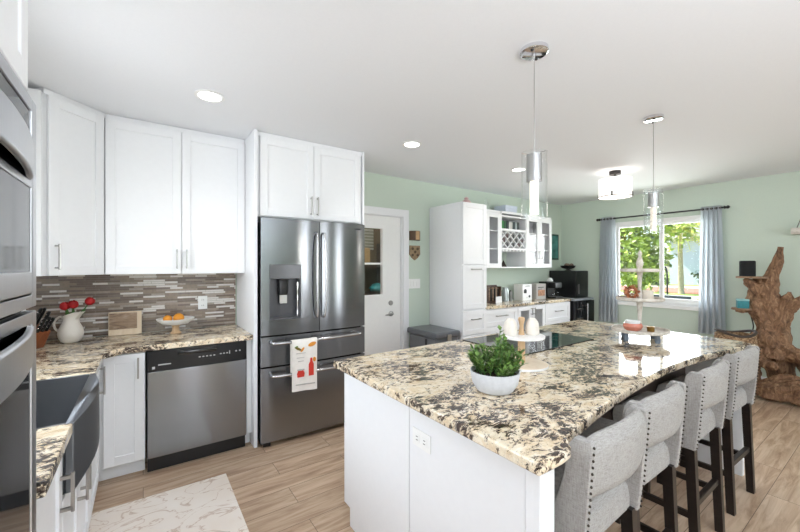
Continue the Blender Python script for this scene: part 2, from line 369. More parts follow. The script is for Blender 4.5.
# dining window: a white slider with two panes
win = struct('window_1', B().box(XR + .02, XR + .1, WY0, WY1, WZ0 - .004, WZ0 + .035), WHITEP)
fr = B(); X0, X1 = XR + .015, XR + .095
fr.box(X0, X1, WY0, WY0 + .045, WZ0, WZ1, .004); fr.box(X0, X1, WY1 - .045, WY1, WZ0, WZ1, .004)
fr.box(X0, X1, WY0, WY1, WZ1 - .045, WZ1, .004)
struct('window_frame', fr, WHITEP, win)
for (a, b_, xo) in ((WY0 + .04, 2.16, .05), (2.10, WY1 - .04, .025)):
    s_ = B(); xa = XR + xo; xb = xa + .028
    s_.box(xa, xb, a, a + .045, WZ0 + .03, WZ1 - .04, .003); s_.box(xa, xb, b_ - .045, b_, WZ0 + .03, WZ1 - .04, .003)
    s_.box(xa, xb, a + .045, b_ - .045, WZ0 + .03, WZ0 + .085, .003); s_.box(xa, xb, a + .045, b_ - .045, WZ1 - .09, WZ1 - .04, .003)
    so = struct('window_sash', s_, WHITEP, win)
    g_ = B().box(xa + .011, xa + .016, a + .04, b_ - .04, WZ0 + .08, WZ1 - .085); struct('window_pane', g_, WINGL, so)
struct('window_sill', B().box(XR - .035, XR + .03, WY0 - .05, WY1 + .05, WZ0 - .055, WZ0, .006), WHITEP, win)
# utility door in the kitchen wall
door = struct('door_1', (lambda b: (b.box(1.74, 1.93, YB + .03, YB + .07, .01, 2.03), b.box(2.335, 2.60, YB + .03, YB + .07, .01, 2.03), b.box(1.93, 2.335, YB + .03, YB + .07, .01, 1.085), b.box(1.93, 2.335, YB + .03, YB + .07, 1.885, 2.03), b)[-1])(B()), WHITEP)
cs = B(); cs.box(DX1 - .005, DX1 + .08, YB - .018, YB, 0, DZ + .085, .004); cs.box(DX0 - .08, DX0 + .005, YB - .018, YB, 0, DZ + .085, .004); cs.box(DX0, DX1, YB - .018, YB, DZ - .005, DZ + .085, .004)
cs.box(DX1 - .02, DX1, YB, YB + .12, 0, DZ); cs.box(DX0, DX0 + .02, YB, YB + .12, 0, DZ); cs.box(DX0 + .02, DX1 - .02, YB, YB + .12, DZ - .01, DZ)
struct('trim_1', cs, WHITE)
df = B()
for a in ((1.90, 1.935, 1.06, 1.91), (2.33, 2.365, 1.06, 1.91)): df.box(a[0], a[1], YB + .015, YB + .03, a[2], a[3], .003)
df.box(1.93, 2.335, YB + .015, YB + .03, 1.06, 1.095, .003); df.box(1.93, 2.335, YB + .015, YB + .03, 1.875, 1.91, .003)
df.box(1.93, 2.335, YB + .02, YB + .045, 1.45, 1.472)
struct('pane_frame', df, WHITEP, door)
struct('door_pane', B().box(1.93, 2.335, YB + .045, YB + .05, 1.085, 1.885), GLASS, door)
dk = B(); dk.X = Matrix.Translation((2.46, YB + .03, .855)) @ Matrix.Rotation(R(90), 4, 'X'); dk.lathe([(.032, 0), (.032, .008), (.012, .012), (.012, .045), (.001, .046)], seg=20)
dk.X = None; dk.tube([(2.46, YB - .012, .855), (2.40, YB - .016, .852), (2.355, YB - .016, .848)], [.01, .009, .006]); struct('door_handle', dk, NICKEL, door)
db = B(); db.X = Matrix.Translation((2.455, YB + .03, .985)) @ Matrix.Rotation(R(90), 4, 'X'); db.lathe([(.03, 0), (.03, .012), (.024, .02), (.001, .021)], seg=20); struct('deadbolt', db, NICKEL, door)
# utility room seen through the door pane
ur = B(); ur.box(1.0, 3.4, 5.2, 5.3, 0, HC); ur.box(1.0, 1.1, YB + .12, 5.2, 0, HC); ur.box(3.4, 3.5, YB + .12, 5.3, 0, HC)
struct('wall_utility', ur, pm('utility_paint', c(96, 82, 66), .8))
# backsplash
struct('trim_2', B().box(XL + .001, .70, YB - .01, YB - .0005, .891, 1.372), TILE)

# ================================================================= CABINETS
def shaker(b, x0, x1, z0, z1, y=0, rail=.058, t=.02, rec=.009, glass=False):
    b.box(x0, x0 + rail, y, y + t, z0, z1, .0015, 1); b.box(x1 - rail, x1, y, y + t, z0, z1, .0015, 1)
    b.box(x0 + rail, x1 - rail, y, y + t, z0, z0 + rail, .0015, 1); b.box(x0 + rail, x1 - rail, y, y + t, z1 - rail, z1, .0015, 1)
    if not glass: b.box(x0 + rail - .002, x1 - rail + .002, y + rec, y + t - .001, z0 + rail - .002, z1 - rail + .002)
    return b
def pull(cx, cz, L, vert, y=0, r=.0052, so=.032):
    b = B(); h = L / 2
    if vert:
        b.box(cx - r, cx + r, y - so - r, y - so + r, cz - h, cz + h, .0015, 1)
        for s in (-1, 1): b.box(cx - r, cx + r, y - so, y, cz + s * (h - .012) - r, cz + s * (h - .012) + r)
    else:
        b.box(cx - h, cx + h, y - so - r, y - so + r, cz - r, cz + r, .0015, 1)
        for s in (-1, 1): b.box(cx + s * (h - .012) - r, cx + s * (h - .012) + r, y - so, y, cz - r, cz + r)
    return b
def cabinet(name, label, loc, rz, w, d, z0, z1, fronts, toe=False, carc=None, group=None, cat='cabinet', crown=0, open_=False):
    """front plane of the carcass is local y = 0; doors sit in front of it"""
    t = T(name, label, cat, (loc[0], loc[1], z0), rz, group)
    b = carc or B()
    if not carc:
        lo = .1 if toe else 0
        if open_:
            k = .018
            b.box(0, k, 0, d, lo, z1 - z0); b.box(w - k, w, 0, d, lo, z1 - z0); b.box(k, w - k, 0, d, lo, lo + k); b.box(k, w - k, 0, d, z1 - z0 - k, z1 - z0); b.box(k, w - k, d - k, d, lo + k, z1 - z0 - k)
        else: b.box(0, w, 0, d, lo, z1 - z0, .001, 1)
        if toe: b.box(.002, w - .002, .06, d - .01, 0, .1)
    P('carcass', b, WHITE, t)
    if crown: P('crown', B().box(-.001, w + .001, -.008, d, z1 - z0, z1 - z0 + crown, .002), WHITE, t)
    for f in fronts:
        kind = f.get('k', 'door'); x0, x1, a, e = f['r']
        db_ = shaker(B(), x0, x1, a - z0, e - z0, -.021, f.get('rail', .058), glass=f.get('glass', False))
        o = P(kind, db_, WHITE, t)
        if f.get('glass'):
            r_ = f.get('rail', .058); P('glass_pane', B().box(x0 + r_ - .004, x1 - r_ + .004, -.012, -.008, a - z0 + r_ - .004, e - z0 - r_ + .004), GLASS, o)
        if 'h' in f:
            cx, cz, L, v = f['h']; P('handle', pull(cx, cz - z0, L, v, -.021), NICKEL, o)
    return t
# left run faces +X (rz = 90): local x runs along world Y
LX = -.245
cabinet('base_cabinet', 'white shaker base cabinet beside the wall ovens under the near granite', (LX, 1.262, 0), R(90), .413, .575, 0, .848,
        [dict(r=(.004, .409, .11, .84), h=(.36, .68, .13, True))], True)
cabinet('sink_base_cabinet', 'white two-door base cabinet below the dark apron sink', (LX, 1.68, 0), R(90), .75, .575, 0, .63,
        [dict(r=(.004, .373, .11, .625), h=(.33, .52, .14, True)), dict(r=(.377, .746, .11, .625), h=(.42, .52, .14, True))], True)
cabinet('corner_base_cabinet', 'white blind corner base cabinet between the sink and the dishwasher run', (LX, 2.435, 0), R(90), .61, .575, 0, .848,
        [dict(r=(.004, .50, .11, .84), h=(.40, .74, .17, True))], True)
cabinet('base_cabinet', 'narrow white base cabinet with vertical handle left of the dishwasher', (LX + .002, 3.05 + .02, 0), 0, .255, .57, 0, .848,
        [dict(r=(.03, .252, .11, .84), h=(.215, .745, .14, True))], True)
cabinet('filler_panel', 'slim white filler stile between the dishwasher and the refrigerator panel', (.672, 3.07, 0), 0, .038, .57, 0, .848, [], True, cat='panel')
# wall cabinets
cabinet('wall_cabinet', 'pair of tall white shaker wall cabinet doors above the tile backsplash', (-.222, 3.32, 0), 0, .932, .325, 1.372, 2.478,
        [dict(r=(.002, .465, 1.374, 2.476), h=(.435, 1.487, .15, True)), dict(r=(.469, .930, 1.374, 2.476), h=(.50, 1.487, .15, True))], crown=.035)
s2 = math.sqrt(.5)
carc = B(); Mi = (Matrix.Translation((-.497, 3.043, 0)) @ Matrix.Rotation(R(45), 4, 'Z')).inverted()
poly = [(-.497, 3.043), (-.224, 3.316), (-.224, 3.638), (-.828, 3.638), (-.828, 3.0), (-.497, 3.0)]
carc.prism([tuple((Mi @ Vector((x, y, 0)))[:2]) for x, y in poly], 0, 1.106)
cabinet('corner_wall_cabinet', 'angled white corner wall cabinet with one shaker door', (-.497, 3.043), R(45), .386, .3, 1.372, 2.478,
        [dict(r=(.02, .366, 1.374, 2.476), h=(.055, 1.49, .16, True))], carc=carc, crown=.035)
# cabinet over the refrigerator and its side panels
cabinet('fridge_cabinet', 'white two-door shaker cabinet above the stainless refrigerator', (.742, 3.045, 0), 0, .955, .60, 1.832, 2.478,
        [dict(r=(.022, .472, 1.84, 2.474), h=(.445, 1.95, .16, True)), dict(r=(.476, .934, 1.84, 2.474), h=(.503, 1.95, .16, True))], crown=.035)
S('side_panel', 'tall white end panel left of the refrigerator', 'panel', B().box(.712, .738, 3.0, 3.648, 0, 2.513, .001, 1), WHITE, (.725, 3.3, 0), world=True)
S('side_panel', 'tall white end panel between the refrigerator and the utility door', 'panel', B().box(1.70, 1.718 - .08 + .0, 3.03, 3.648, 0, 1.83) if False else B().box(1.699, 1.716, 3.02, 3.628, 0, 2.513, .001, 1), WHITE, (1.707, 3.3, 0), world=True)
# oven tower
OX = -.215
tw = B(); tw.box(XL + .005, OX - .03, .44, 1.258, .1, .6); tw.box(XL + .005, OX - .02, .44, .465, .6, HC - .002); tw.box(XL + .005, OX - .02, 1.215, 1.258, .6, HC - .002)
tw.box(XL + .005, OX - .02, .465, 1.215, 1.84, HC - .002); tw.box(XL + .01, OX - .09, .45, 1.23, 0, .1); tw.box(XL + .005, XL + .03, .465, 1.215, .6, 1.84)
t = T('oven_cabinet', 'tall white cabinet tower that houses the two stainless wall ovens', 'cabinet', (-.5, .84, 0))
P('carcass', tw, WHITE, t, True)
for (a, e) in ((.12, .59), (1.86, HC - .03)):
    q = B(); q.X = Matrix.Translation((OX - .018, .45, 0)) @ Matrix.Rotation(R(90), 4, 'Z'); shaker(q, 0, .795, a, e, -.004); P('door', q, WHITE, t, True)
def oven(name, label, z0, z1, panel_h, hz):
    t = T(name, label, 'oven', (-.5, .84, z0)); x = OX
    P('body', B().box(-.79, x - .022, .47, 1.21, z0 + .004, z1 - .004), DARKM, t, True)
    f = B(); y0, y1 = .448, 1.25
    f.box(x - .02, x, y0, y0 + .04, z0, z1, .003); f.box(x - .02, x, y1 - .04, y1, z0, z1, .003)
    f.box(x - .02, x, y0 + .04, y1 - .04, z1 - .03, z1, .003); f.box(x - .02, x, y0 + .04, y1 - .04, z0, z0 + .03, .003)
    P('frame', f, OVEN, t, True)
    if panel_h: P('control_panel', B().box(x - .018, x - .004, y0 + .04, y1 - .04, z1 - .03 - panel_h, z1 - .03), BGLASS, t, True)
    dz1 = z1 - .034 - panel_h
    d = B(); d.box(x - .018, x + .006, y0 + .04, y0 + .1, z0 + .034, dz1, .004); d.box(x - .018, x + .006, y1 - .075, y1 - .042, z0 + .034, dz1, .004)
    d.box(x - .018, x + .006, y0 + .1, y1 - .075, dz1 - .075, dz1, .004); d.box(x - .018, x + .006, y0 + .1, y1 - .075, z0 + .034, z0 + .085, .004)
    do = P('door', d, OVEN, t, True)
    P('door_glass', B().box(x - .012, x + .003, y0 + .1, y1 - .075, z0 + .085, dz1 - .075), OVENGL, do, True)
    ys = [.50 + .675 * k / 24 for k in range(25)]
    bow = lambda y: .006 + .036 * max(0, math.sin(PI * (y - .50) / .675)) ** .8
    arc = [(x + bow(y), y) for y in ys] + [(x + bow(y) - .017, y) for y in ys[::-1]]
    arc[0] = (x, .50); arc[24] = (x, 1.175)
    P('handle', B().prism(arc, hz - .038, hz + .036, .006), OVEN, do, True)
OVENGL = pm('oven_glass', c(66, 68, 72), .06, .55, vary=.02)
oven('microwave_oven', 'upper built-in stainless microwave oven with black control strip', 1.335, 1.83, .11, 1.665)
oven('wall_oven', 'lower built-in stainless wall oven with wide bowed handle', .605, 1.325, .0, 1.262)

# ================================================================= WORKTOP, SINK, DISHWASHER
poly = [(-.828, 1.262), (-.2, 1.262), (-.2, 1.69), (-.60, 1.69), (-.60, 2.425), (-.2, 2.425), (-.2, 2.93), (-.11, 3.02), (.735, 3.02), (.735, 3.0), (.735, 3.02), (.71, 3.02)]
poly = [(-.828, 1.262), (-.2, 1.262), (-.2, 1.69), (-.60, 1.69), (-.60, 2.425), (-.2, 2.425), (-.2, 2.93), (-.11, 3.02), (.71, 3.02), (.71, 3.638), (-.828, 3.638)]
S('worktop', 'cream and brown granite worktop along the sink and dishwasher runs', 'countertop', B().prism(poly, .85, .89, .006), GRAN, (-.3, 3.3, .85), world=True)
sk = T('apron_sink', 'dark gunmetal apron-front sink set in the left granite worktop', 'sink', (-.4, 2.05, .64))
arc = [(-.198 + .038 * math.sin(PI * i / 16), 1.693 + .729 * i / 16) for i in range(17)]
P('apron', B().prism(arc + [(-.222, 2.422), (-.222, 1.693)], .645, .886, .004), GUN, sk, True)
bs = B(); bs.box(-.598, -.58, 1.692, 2.423, .665, .886); bs.box(-.58, -.222, 1.692, 1.712, .665, .886); bs.box(-.58, -.222, 2.403, 2.423, .665, .886); bs.box(-.598, -.222, 1.692, 2.423, .645, .665)
P('basin', bs, GUN, sk, True)
P('drain', B().cyl((-.40, 2.06, .665), .045, .004), NICKEL, sk, True)
dw = T('dishwasher', 'stainless dishwasher with black control panel in the base run', 'dishwasher', (.34, 3.3, 0))
P('tub', B().box(.022, .664, 3.07, 3.6, .1, .845), BLACK, dw, True)
P('door', B().box(.024, .662, 3.035, 3.07, .105, .70, .004), STEEL, dw, True)
n_ = 14
cp = [(.022 + .642 * i / n_, 3.03 - .022 * math.sin(PI * i / n_)) for i in range(n_ + 1)] + [(.664, 3.07), (.022, 3.07)]
cpo = P('control_panel', B().prism(cp, .703, .846, .004), BLACK, dw, True)
P('handle_recess', B().box(.20, .45, 3.004, 3.02, .80, .828, .006), BGLASS, cpo, True)
PRINT = pm('grey_print', c(190, 190, 190), .5)
mks = [(.33 + i * .024, .342 + i * .024, 3.0065, 3.0095, .768, .775) for i in range(5)] + [(.47 + i * .022, .482 + i * .022, 3.0085, 3.012, .772, .779) for i in range(3)]
mks += [(.535, .541, 3.013, 3.02, .765, .79), (.58, .59, 3.018, 3.026, .775, .785), (.607, .617, 3.0215, 3.03, .775, .785), (.05, .066, 3.022, 3.0275, .722, .738), (.085, .16, 3.015, 3.02, .745, .752)]
for k in mks: P('printed_mark', B().box(*k), PRINT, cpo, True)
P('kick_plate', B().box(.024, .662, 3.075, 3.09, 0, .1), BLACK, dw, True)

# ================================================================= REFRIGERATOR
fg = T('refrigerator', 'stainless french-door refrigerator with water dispenser and two bottom drawers', 'refrigerator', (1.21, 3.3, 0))
FX0, FX1 = .75, 1.672
def fy(x): return 2.938 - .020 * (1 - ((x - 1.211) / .461) ** 2)
def fdoor(b, x0, x1, z0, z1, back=3.0, n=10):
    xs = [x0 + (x1 - x0) * i / n for i in range(n + 1)]
    return b.prism([(x, fy(x)) for x in xs] + [(x1, back), (x0, back)], z0, z1)
P('body', B().box(FX0 + .004, FX1 - .004, 3.004, 3.62, .03, 1.79, .004), DARKM, fg, True)
d = B(); fdoor(d, FX0, .812, .885, 1.812); fdoor(d, 1.062, 1.219, .885, 1.812, n=6); fdoor(d, .812, 1.062, .885, 1.005); fdoor(d, .812, 1.062, 1.445, 1.812)
dl = P('door', d, STEEL, fg, True)
dp = B(); dp.box(.812, .822, 2.93, 3.0, 1.005, 1.33); dp.box(1.052, 1.062, 2.925, 3.0, 1.005, 1.33); dp.box(.822, 1.052, 2.985, 3.0, 1.005, 1.33); dp.box(.822, 1.052, 2.925, 3.0, 1.005, 1.02)
P('dispenser_recess', dp, pm('dispenser_grey', c(84, 84, 88), .35, .4), dl, True)
P('dispenser_panel', B().box(.812, 1.062, 2.921, 3.0, 1.33, 1.445, .003), pm('dispenser_panel_grey', c(92, 92, 96), .2, .6), dl, True)
nz_ = B(); nz_.lathe([(.034, 0), (.04, .02), (.04, .1), (.045, .125)], (.925, 2.955, 1.2)); P('dispenser_nozzle', nz_, BLACK, dl, True)
P('dispenser_lever', B().box(.895, .955, 2.945, 2.952, 1.13, 1.235, .003), NICKEL, dl, True)
P('dispenser_trim', B().box(1.035, 1.042, 2.935, 2.95, 1.02, 1.3), CHROME, dl, True)
dr = P('door', fdoor(B(), 1.225, FX1, .885, 1.812), STEEL, fg, True)
P('maker_badge', B().box(1.565, 1.625, fy(1.6) - .002, fy(1.6) + .01, 1.762, 1.772), pm('badge_grey', c(60, 60, 64), .3, .5), dr, True)
for s, o in ((-1, dl), (1, dr)):
    x = 1.222 + s * .032
    P('handle', B().tube(bez([(x, fy(x), 1.71), (x, 2.882, 1.69), (x + s * .006, 2.866, 1.55), (x + s * .008, 2.862, 1.35), (x + s * .006, 2.866, 1.15), (x, 2.882, 1.02), (x, fy(x), 1.0)], 6), .0095, 10), STEELH, o, True)
for z0, z1, hz in ((.64, .873, .828), (.045, .628, .572)):
    o = P('drawer', fdoor(B(), FX0, FX1, z0, z1, n=16), STEEL, fg, True)
    pts = bez([(.82, 2.925, hz), (.835, 2.875, hz), (.95, 2.855, hz), (1.21, 2.842, hz), (1.47, 2.855, hz), (1.585, 2.875, hz), (1.60, 2.925, hz)], 6)
    P('handle', B().tube(pts, .012, 10), STEELH, o, True)
for x in (.80, 1.62): P('foot', B().box(x - .03, x + .03, 2.96, 3.05, 0, .045, .006), BLACK, fg, True)
# dish towel over the upper drawer handle
tx0, tx1 = .955, 1.165
tb = B(); prof = [(2.83, .44), (2.829, .60), (2.827, .75), (2.828, .832), (2.836, .8455), (2.848, .8475), (2.860, .8455), (2.869, .832), (2.871, .70), (2.872, .55)]
vs_ = []; fs_ = []; nx = 14
for i in range(nx + 1):
    u = i / nx
    for j, (y, z) in enumerate(prof):
        wob = .004 * math.sin(u * 9 + z * 8) * (1 if z < .8 else 0)
        vs_.append((tx0 + (tx1 - tx0) * u + .006 * (z - .6) * (u - .5), y + wob - (.0 if j < 5 else -.0), z - (.012 * u if z < .5 else 0)))
m_ = len(prof)
for i in range(nx):
    for j in range(m_ - 1): fs_.append((i * m_ + j, i * m_ + j + 1, (i + 1) * m_ + j + 1, (i + 1) * m_ + j))
tb.add(vs_, fs_)
def tw_mark(mi, poly):
    tb.mi = mi; n = len(poly)
    tb.add([(tx0 + x, 2.8225, z) for x, z in poly] + [(tx0 + x, 2.833, z) for x, z in poly], [tuple(range(n))] + [(i, (i + 1) % n, (i + 1) % n + n, i + n) for i in range(n)])
def ell(cx, cz, a, b_, rot=0, n=14):
    return [(cx + a * math.cos(2 * PI * k / n) * math.cos(rot) - b_ * math.sin(2 * PI * k / n) * math.sin(rot), cz + a * math.cos(2 * PI * k / n) * math.sin(rot) + b_ * math.sin(2 * PI * k / n) * math.cos(rot)) for k in range(n)]
tw_mark(1, ell(.165, .80, .034, .016, .3)); tw_mark(2, ell(.05, .775, .03, .010, -.5)); tw_mark(1, ell(.085, .765, .022, .008, .9)); tw_mark(4, ell(.035, .79, .014, .006, .4))
tw_mark(3, [(.137, .548), (.178, .548), (.178, .64), (.168, .662), (.166, .69), (.15, .69), (.148, .662), (.137, .64)]); tw_mark(1, ell(.185, .675, .012, .018))
tw_mark(3, [(.045, .548), (.098, .548), (.102, .575), (.092, .60), (.052, .60), (.041, .575)]); tw_mark(5, [(.045, .60), (.1, .60), (.1, .61), (.045, .61)])
for (x0, x1, z) in ((.04, .10, .70), (.035, .11, .735), (.05, .095, .672)): tw_mark(5, [(x0, z), (x1, z), (x1, z + .004), (x0, z + .004)])
tw_mark(5, [(.03, .487), (.19, .478), (.19, .486), (.03, .495)])
tow = S('dish_towel', 'white printed dish towel hanging over the refrigerator drawer handle', 'towel', tb,
        [pm('towel_cotton', c(240, 236, 230), .9), pm('print_orange', c(226, 150, 60), .9), pm('print_olive', c(120, 104, 44), .9), pm('print_red', c(206, 60, 48), .9), pm('print_green', c(110, 140, 80), .9), pm('print_grey', c(188, 184, 180), .9)], (1.06, 2.85, .44), world=True)

# ================================================================= ISLAND
ed = bez([(.872, .585, 0), (.98, .582, 0), (1.035, .588, 0)], 2) + bez([(1.085, .632, 0), (1.24, .657, 0), (1.43, .686, 0), (1.65, .712, 0), (1.88, .732, 0), (2.14, .748, 0), (2.36, .75, 0), (2.65, .736, 0), (2.97, .70, 0), (3.22, .668, 0), (3.40, .62, 0)], 4)
poly = [(p.x, p.y) for p in ed] + [(3.47, .70), (3.50, .95), (3.53, 1.4), (3.56, 1.93), (2.2, 1.92), (.875, 1.896)]
S('island_worktop', 'large cream and brown granite island top with curved seating edge', 'countertop', B().prism(poly, .862, .9, .008), GRAN, (2.2, 1.3, .862), world=True)
isl = T('kitchen_island', 'white kitchen island base below the curved granite top', 'island', (2.2, 1.3, 0))
P('body', B().box(1.0, 3.33, 1.02, 1.80, .1, .862), WHITE, isl, True)
P('toe_kick', B().box(1.0, 3.33, 1.06, 1.76, 0, .1), DARKW, isl, True)
P('seating_panel', B().box(1.0, 3.33, 1.0, 1.02, .1, .862), DARKW, isl, True, label='dark wood panel facing the stools')
e = B(); e.prism([(1.254, 0), (1.80, 0), (1.80, .1), (1.868, .1), (1.868, .862), (1.254, .862)], .932, .955, axis='x'); P('end_panel', e, WHITE, isl, True)
P('end_panel', B().box(.932, .955, .672, 1.250, 0, .862, .001, 1), WHITE, isl, True)
P('corner_post', B().box(.925, .998, .618, .668, 0, .862, .002, 1), WHITE, isl, True)
P('end_panel', B().box(.956, .997, .67, 1.80, .0, .862), WHITE, isl, True)
P('far_panel', B().box(3.335, 3.375, .68, 1.868, 0, .862), WHITE, isl, True)
for i, (x0, x1) in enumerate(((1.0, 1.78), (1.784, 2.56), (2.564, 3.33))):
    q = B(); q.X = Matrix.Translation((x1, 1.80, 0)) @ Matrix.Rotation(PI, 4, 'Z'); shaker(q, .004, x1 - x0 - .004, .11, .855, -.021); o = P('door', q, WHITE, isl, True)
def outlet(name, label, M):
    t = T(name, label, 'outlet', M.translation); b = B(); b.X = M
    b.box(-.036, .036, -.005, 0, -.058, .058, .002); P('cover_plate', b, WHITEP, t, True)
    for z in (-.024, .024):
        r = B(); r.X = M; r.box(-.017, .017, -.0075, -.004, z - .016, z + .016, .002)
        so = P('socket', r, WHITEP, t, True)
        s = B(); s.X = M; s.box(-.008, -.0055, -.0082, -.007, z - .006, z + .006); s.box(.0055, .008, -.0082, -.007, z - .006, z + .006); P('slots', s, DARKM, so, True)
outlet('wall_outlet', 'white double outlet on the tile backsplash', Matrix.Translation((.43, YB - .0105, 1.11)))
outlet('island_outlet', 'white outlet on the white end of the island', Matrix.Translation((.9315, 1.165, .722)) @ Matrix.Rotation(R(-90), 4, 'Z') @ Matrix.Rotation(R(90), 4, 'Y'))
ct = T('cooktop', 'black glass cooktop set into the island granite', 'cooktop', (2.26, 1.6, .9))
P('glass', B().box(1.86, 2.66, 1.34, 1.865, .9, .907, .002), BGLASS, ct, True)
RINGM = pm('ring_grey', c(70, 70, 74), .3)
for (x, y, r) in ((2.06, 1.48, .09), (2.05, 1.73, .075), (2.47, 1.48, .075), (2.46, 1.72, .1)): P('burner_ring', B().lathe([(r, 0), (r, .0004), (r - .003, .0004), (r - .003, 0), (r, 0)], (x, y, .907), 40), RINGM, ct, True)

# ================================================================= STOOLS
st = T('bar_stool', 'nearest grey linen bar stool, pushed in at the near island corner', 'stool', (0, 0, 0), 0, 'bar stools along the island')
W2 = .196
def back_y(u, z):   # outer face of the curved back at u in -1..1
    return -.030 * (1 - u * u) - .03 * (z - .6) / .34 + .01
b = B(); nU, nZ = 18, 9; z0, z1 = .735, .93; outer = []; 
def ztop(u): return z1 + .012 * math.cos(u * PI / 2) - .02 * max(0, abs(u) - .85) / .15
for k, th in ((0, 0), (1, .06)):
    for i in range(nU + 1):
        u = -1 + 2 * i / nU
        for j in range(nZ + 1):
            z = z0 + (ztop(u) - z0) * j / nZ; rnd = .026 * (max(0, j - nZ + 2) / 2) ** 2 + .022 * (max(0, 1.5 - j) / 1.5) ** 2
            outer.append((u * W2, back_y(u, z) + (th if k else 0) + (rnd if k == 0 else -rnd), z))
m_ = (nU + 1) * (nZ + 1); idx = lambda k, i, j: k * m_ + i * (nZ + 1) + j; fs = []
for i in range(nU):
    for j in range(nZ):
        fs.append((idx(0, i, j), idx(0, i + 1, j), idx(0, i + 1, j + 1), idx(0, i, j + 1))); fs.append((idx(1, i, j), idx(1, i, j + 1), idx(1, i + 1, j + 1), idx(1, i + 1, j)))
    fs.append((idx(0, i, nZ), idx(0, i + 1, nZ), idx(1, i + 1, nZ), idx(1, i, nZ))); fs.append((idx(0, i, 0), idx(1, i, 0), idx(1, i + 1, 0), idx(0, i + 1, 0)))
for i in (0, nU):
    for j in range(nZ): fs.append((idx(0, i, j), idx(0, i, j + 1), idx(1, i, j + 1), idx(1, i, j)))
b.add(outer, fs); P('backrest', b, LINEN, st)
for s in (-1, 1):
    wing = [(.012, .55), (.0, .66), (-.018, .91), (-.010, .926), (.035, .926), (.052, .90), (.07, .80), (.10, .70), (.135, .655), (.14, .55)]
    q = B(); a, e_ = sorted((s * (W2 - .008), s * (W2 + .020))); q.prism(wing, a, e_, .006, 'x'); wo = P('side_wing', q, LINEN, st)
    q = B()
    for k in range(19):
        z = .565 + k * .0192; y = .012 - .012 * (z - .55) / .11 if z < .66 else 0 - .018 * (z - .66) / .25
        q.ball((s * (W2 + .012), y - .002, z), .0041, seg=8, rings=6)
    P('nailhead_trim', q, pm('aged_nailhead', c(70, 62, 56), .35, .8) if s < 0 else bpy.data.materials['aged_nailhead'], wo)
q = B(); sp_ = [(.036, .552), (.395, .552), (.402, .60), (.39, .645), (.36, .664), (.22, .674), (.09, .668), (.06, .655), (.042, .63), (.036, .595)]
q.prism(sp_, -W2 + .006, W2 - .006, .006, 'x'); P('seat', q, LINEN, st)
for sx in (-1, 1):
    for (y0, y1, dy) in ((.02, .06, -.02), (.345, .385, .01)):
        q = B(); x = sx * (W2 - .012); h = .02
        q.add([(x - h * .85 + 0, y0 + dy, 0), (x + h * .85, y0 + dy, 0), (x + h * .85, y1 + dy - .004, 0), (x - h * .85, y1 + dy - .004, 0), (x - h, y0, .56), (x + h, y0, .56), (x + h, y1, .56), (x - h, y1, .56)],
              [(3, 2, 1, 0), (4, 5, 6, 7), (0, 1, 5, 4), (1, 2, 6, 5), (2, 3, 7, 6), (3, 0, 4, 7)]); P('leg', q, ESPR, st)
x = W2 - .012
for (a, e_, y0, y1, z0_, z1_) in ((-x, x, .02, .045, .255, .285), (-x, x, .355, .38, .17, .205)):
    P('stretcher', B().box(a, e_, y0, y1, z0_, z1_, .002, 1), ESPR, st)
for s in (-1, 1): P('stretcher', B().box(s * x - .011, s * x + .011, .03, .37, .205, .235, .002, 1), ESPR, st)
spots = [(1.262, .558, 2, None), (1.712, .59, 0, 'second grey linen bar stool from the near island corner'), (2.36, .592, 0, 'third grey linen bar stool from the near island corner'), (2.965, .592, -2, 'farthest grey linen bar stool, nearest the driftwood sculpture')]
for i, (x_, y_, a, l) in enumerate(spots):
    if i == 0: st.location = (x_, y_, 0); st.rotation_euler = (0, 0, R(a))
    else: dup(st, (x_, y_, 0), R(a), l)

# ================================================================= RUG
S('kitchen_rug', 'cream marbled mat on the wood floor in front of the sink', 'rug', B().box(-.28, .465, 1.55, 2.735, 0, .009, .003), RUGM, (.1, 2.1, 0), world=True)

# ================================================================= WORKTOP ITEMS
Z = .89
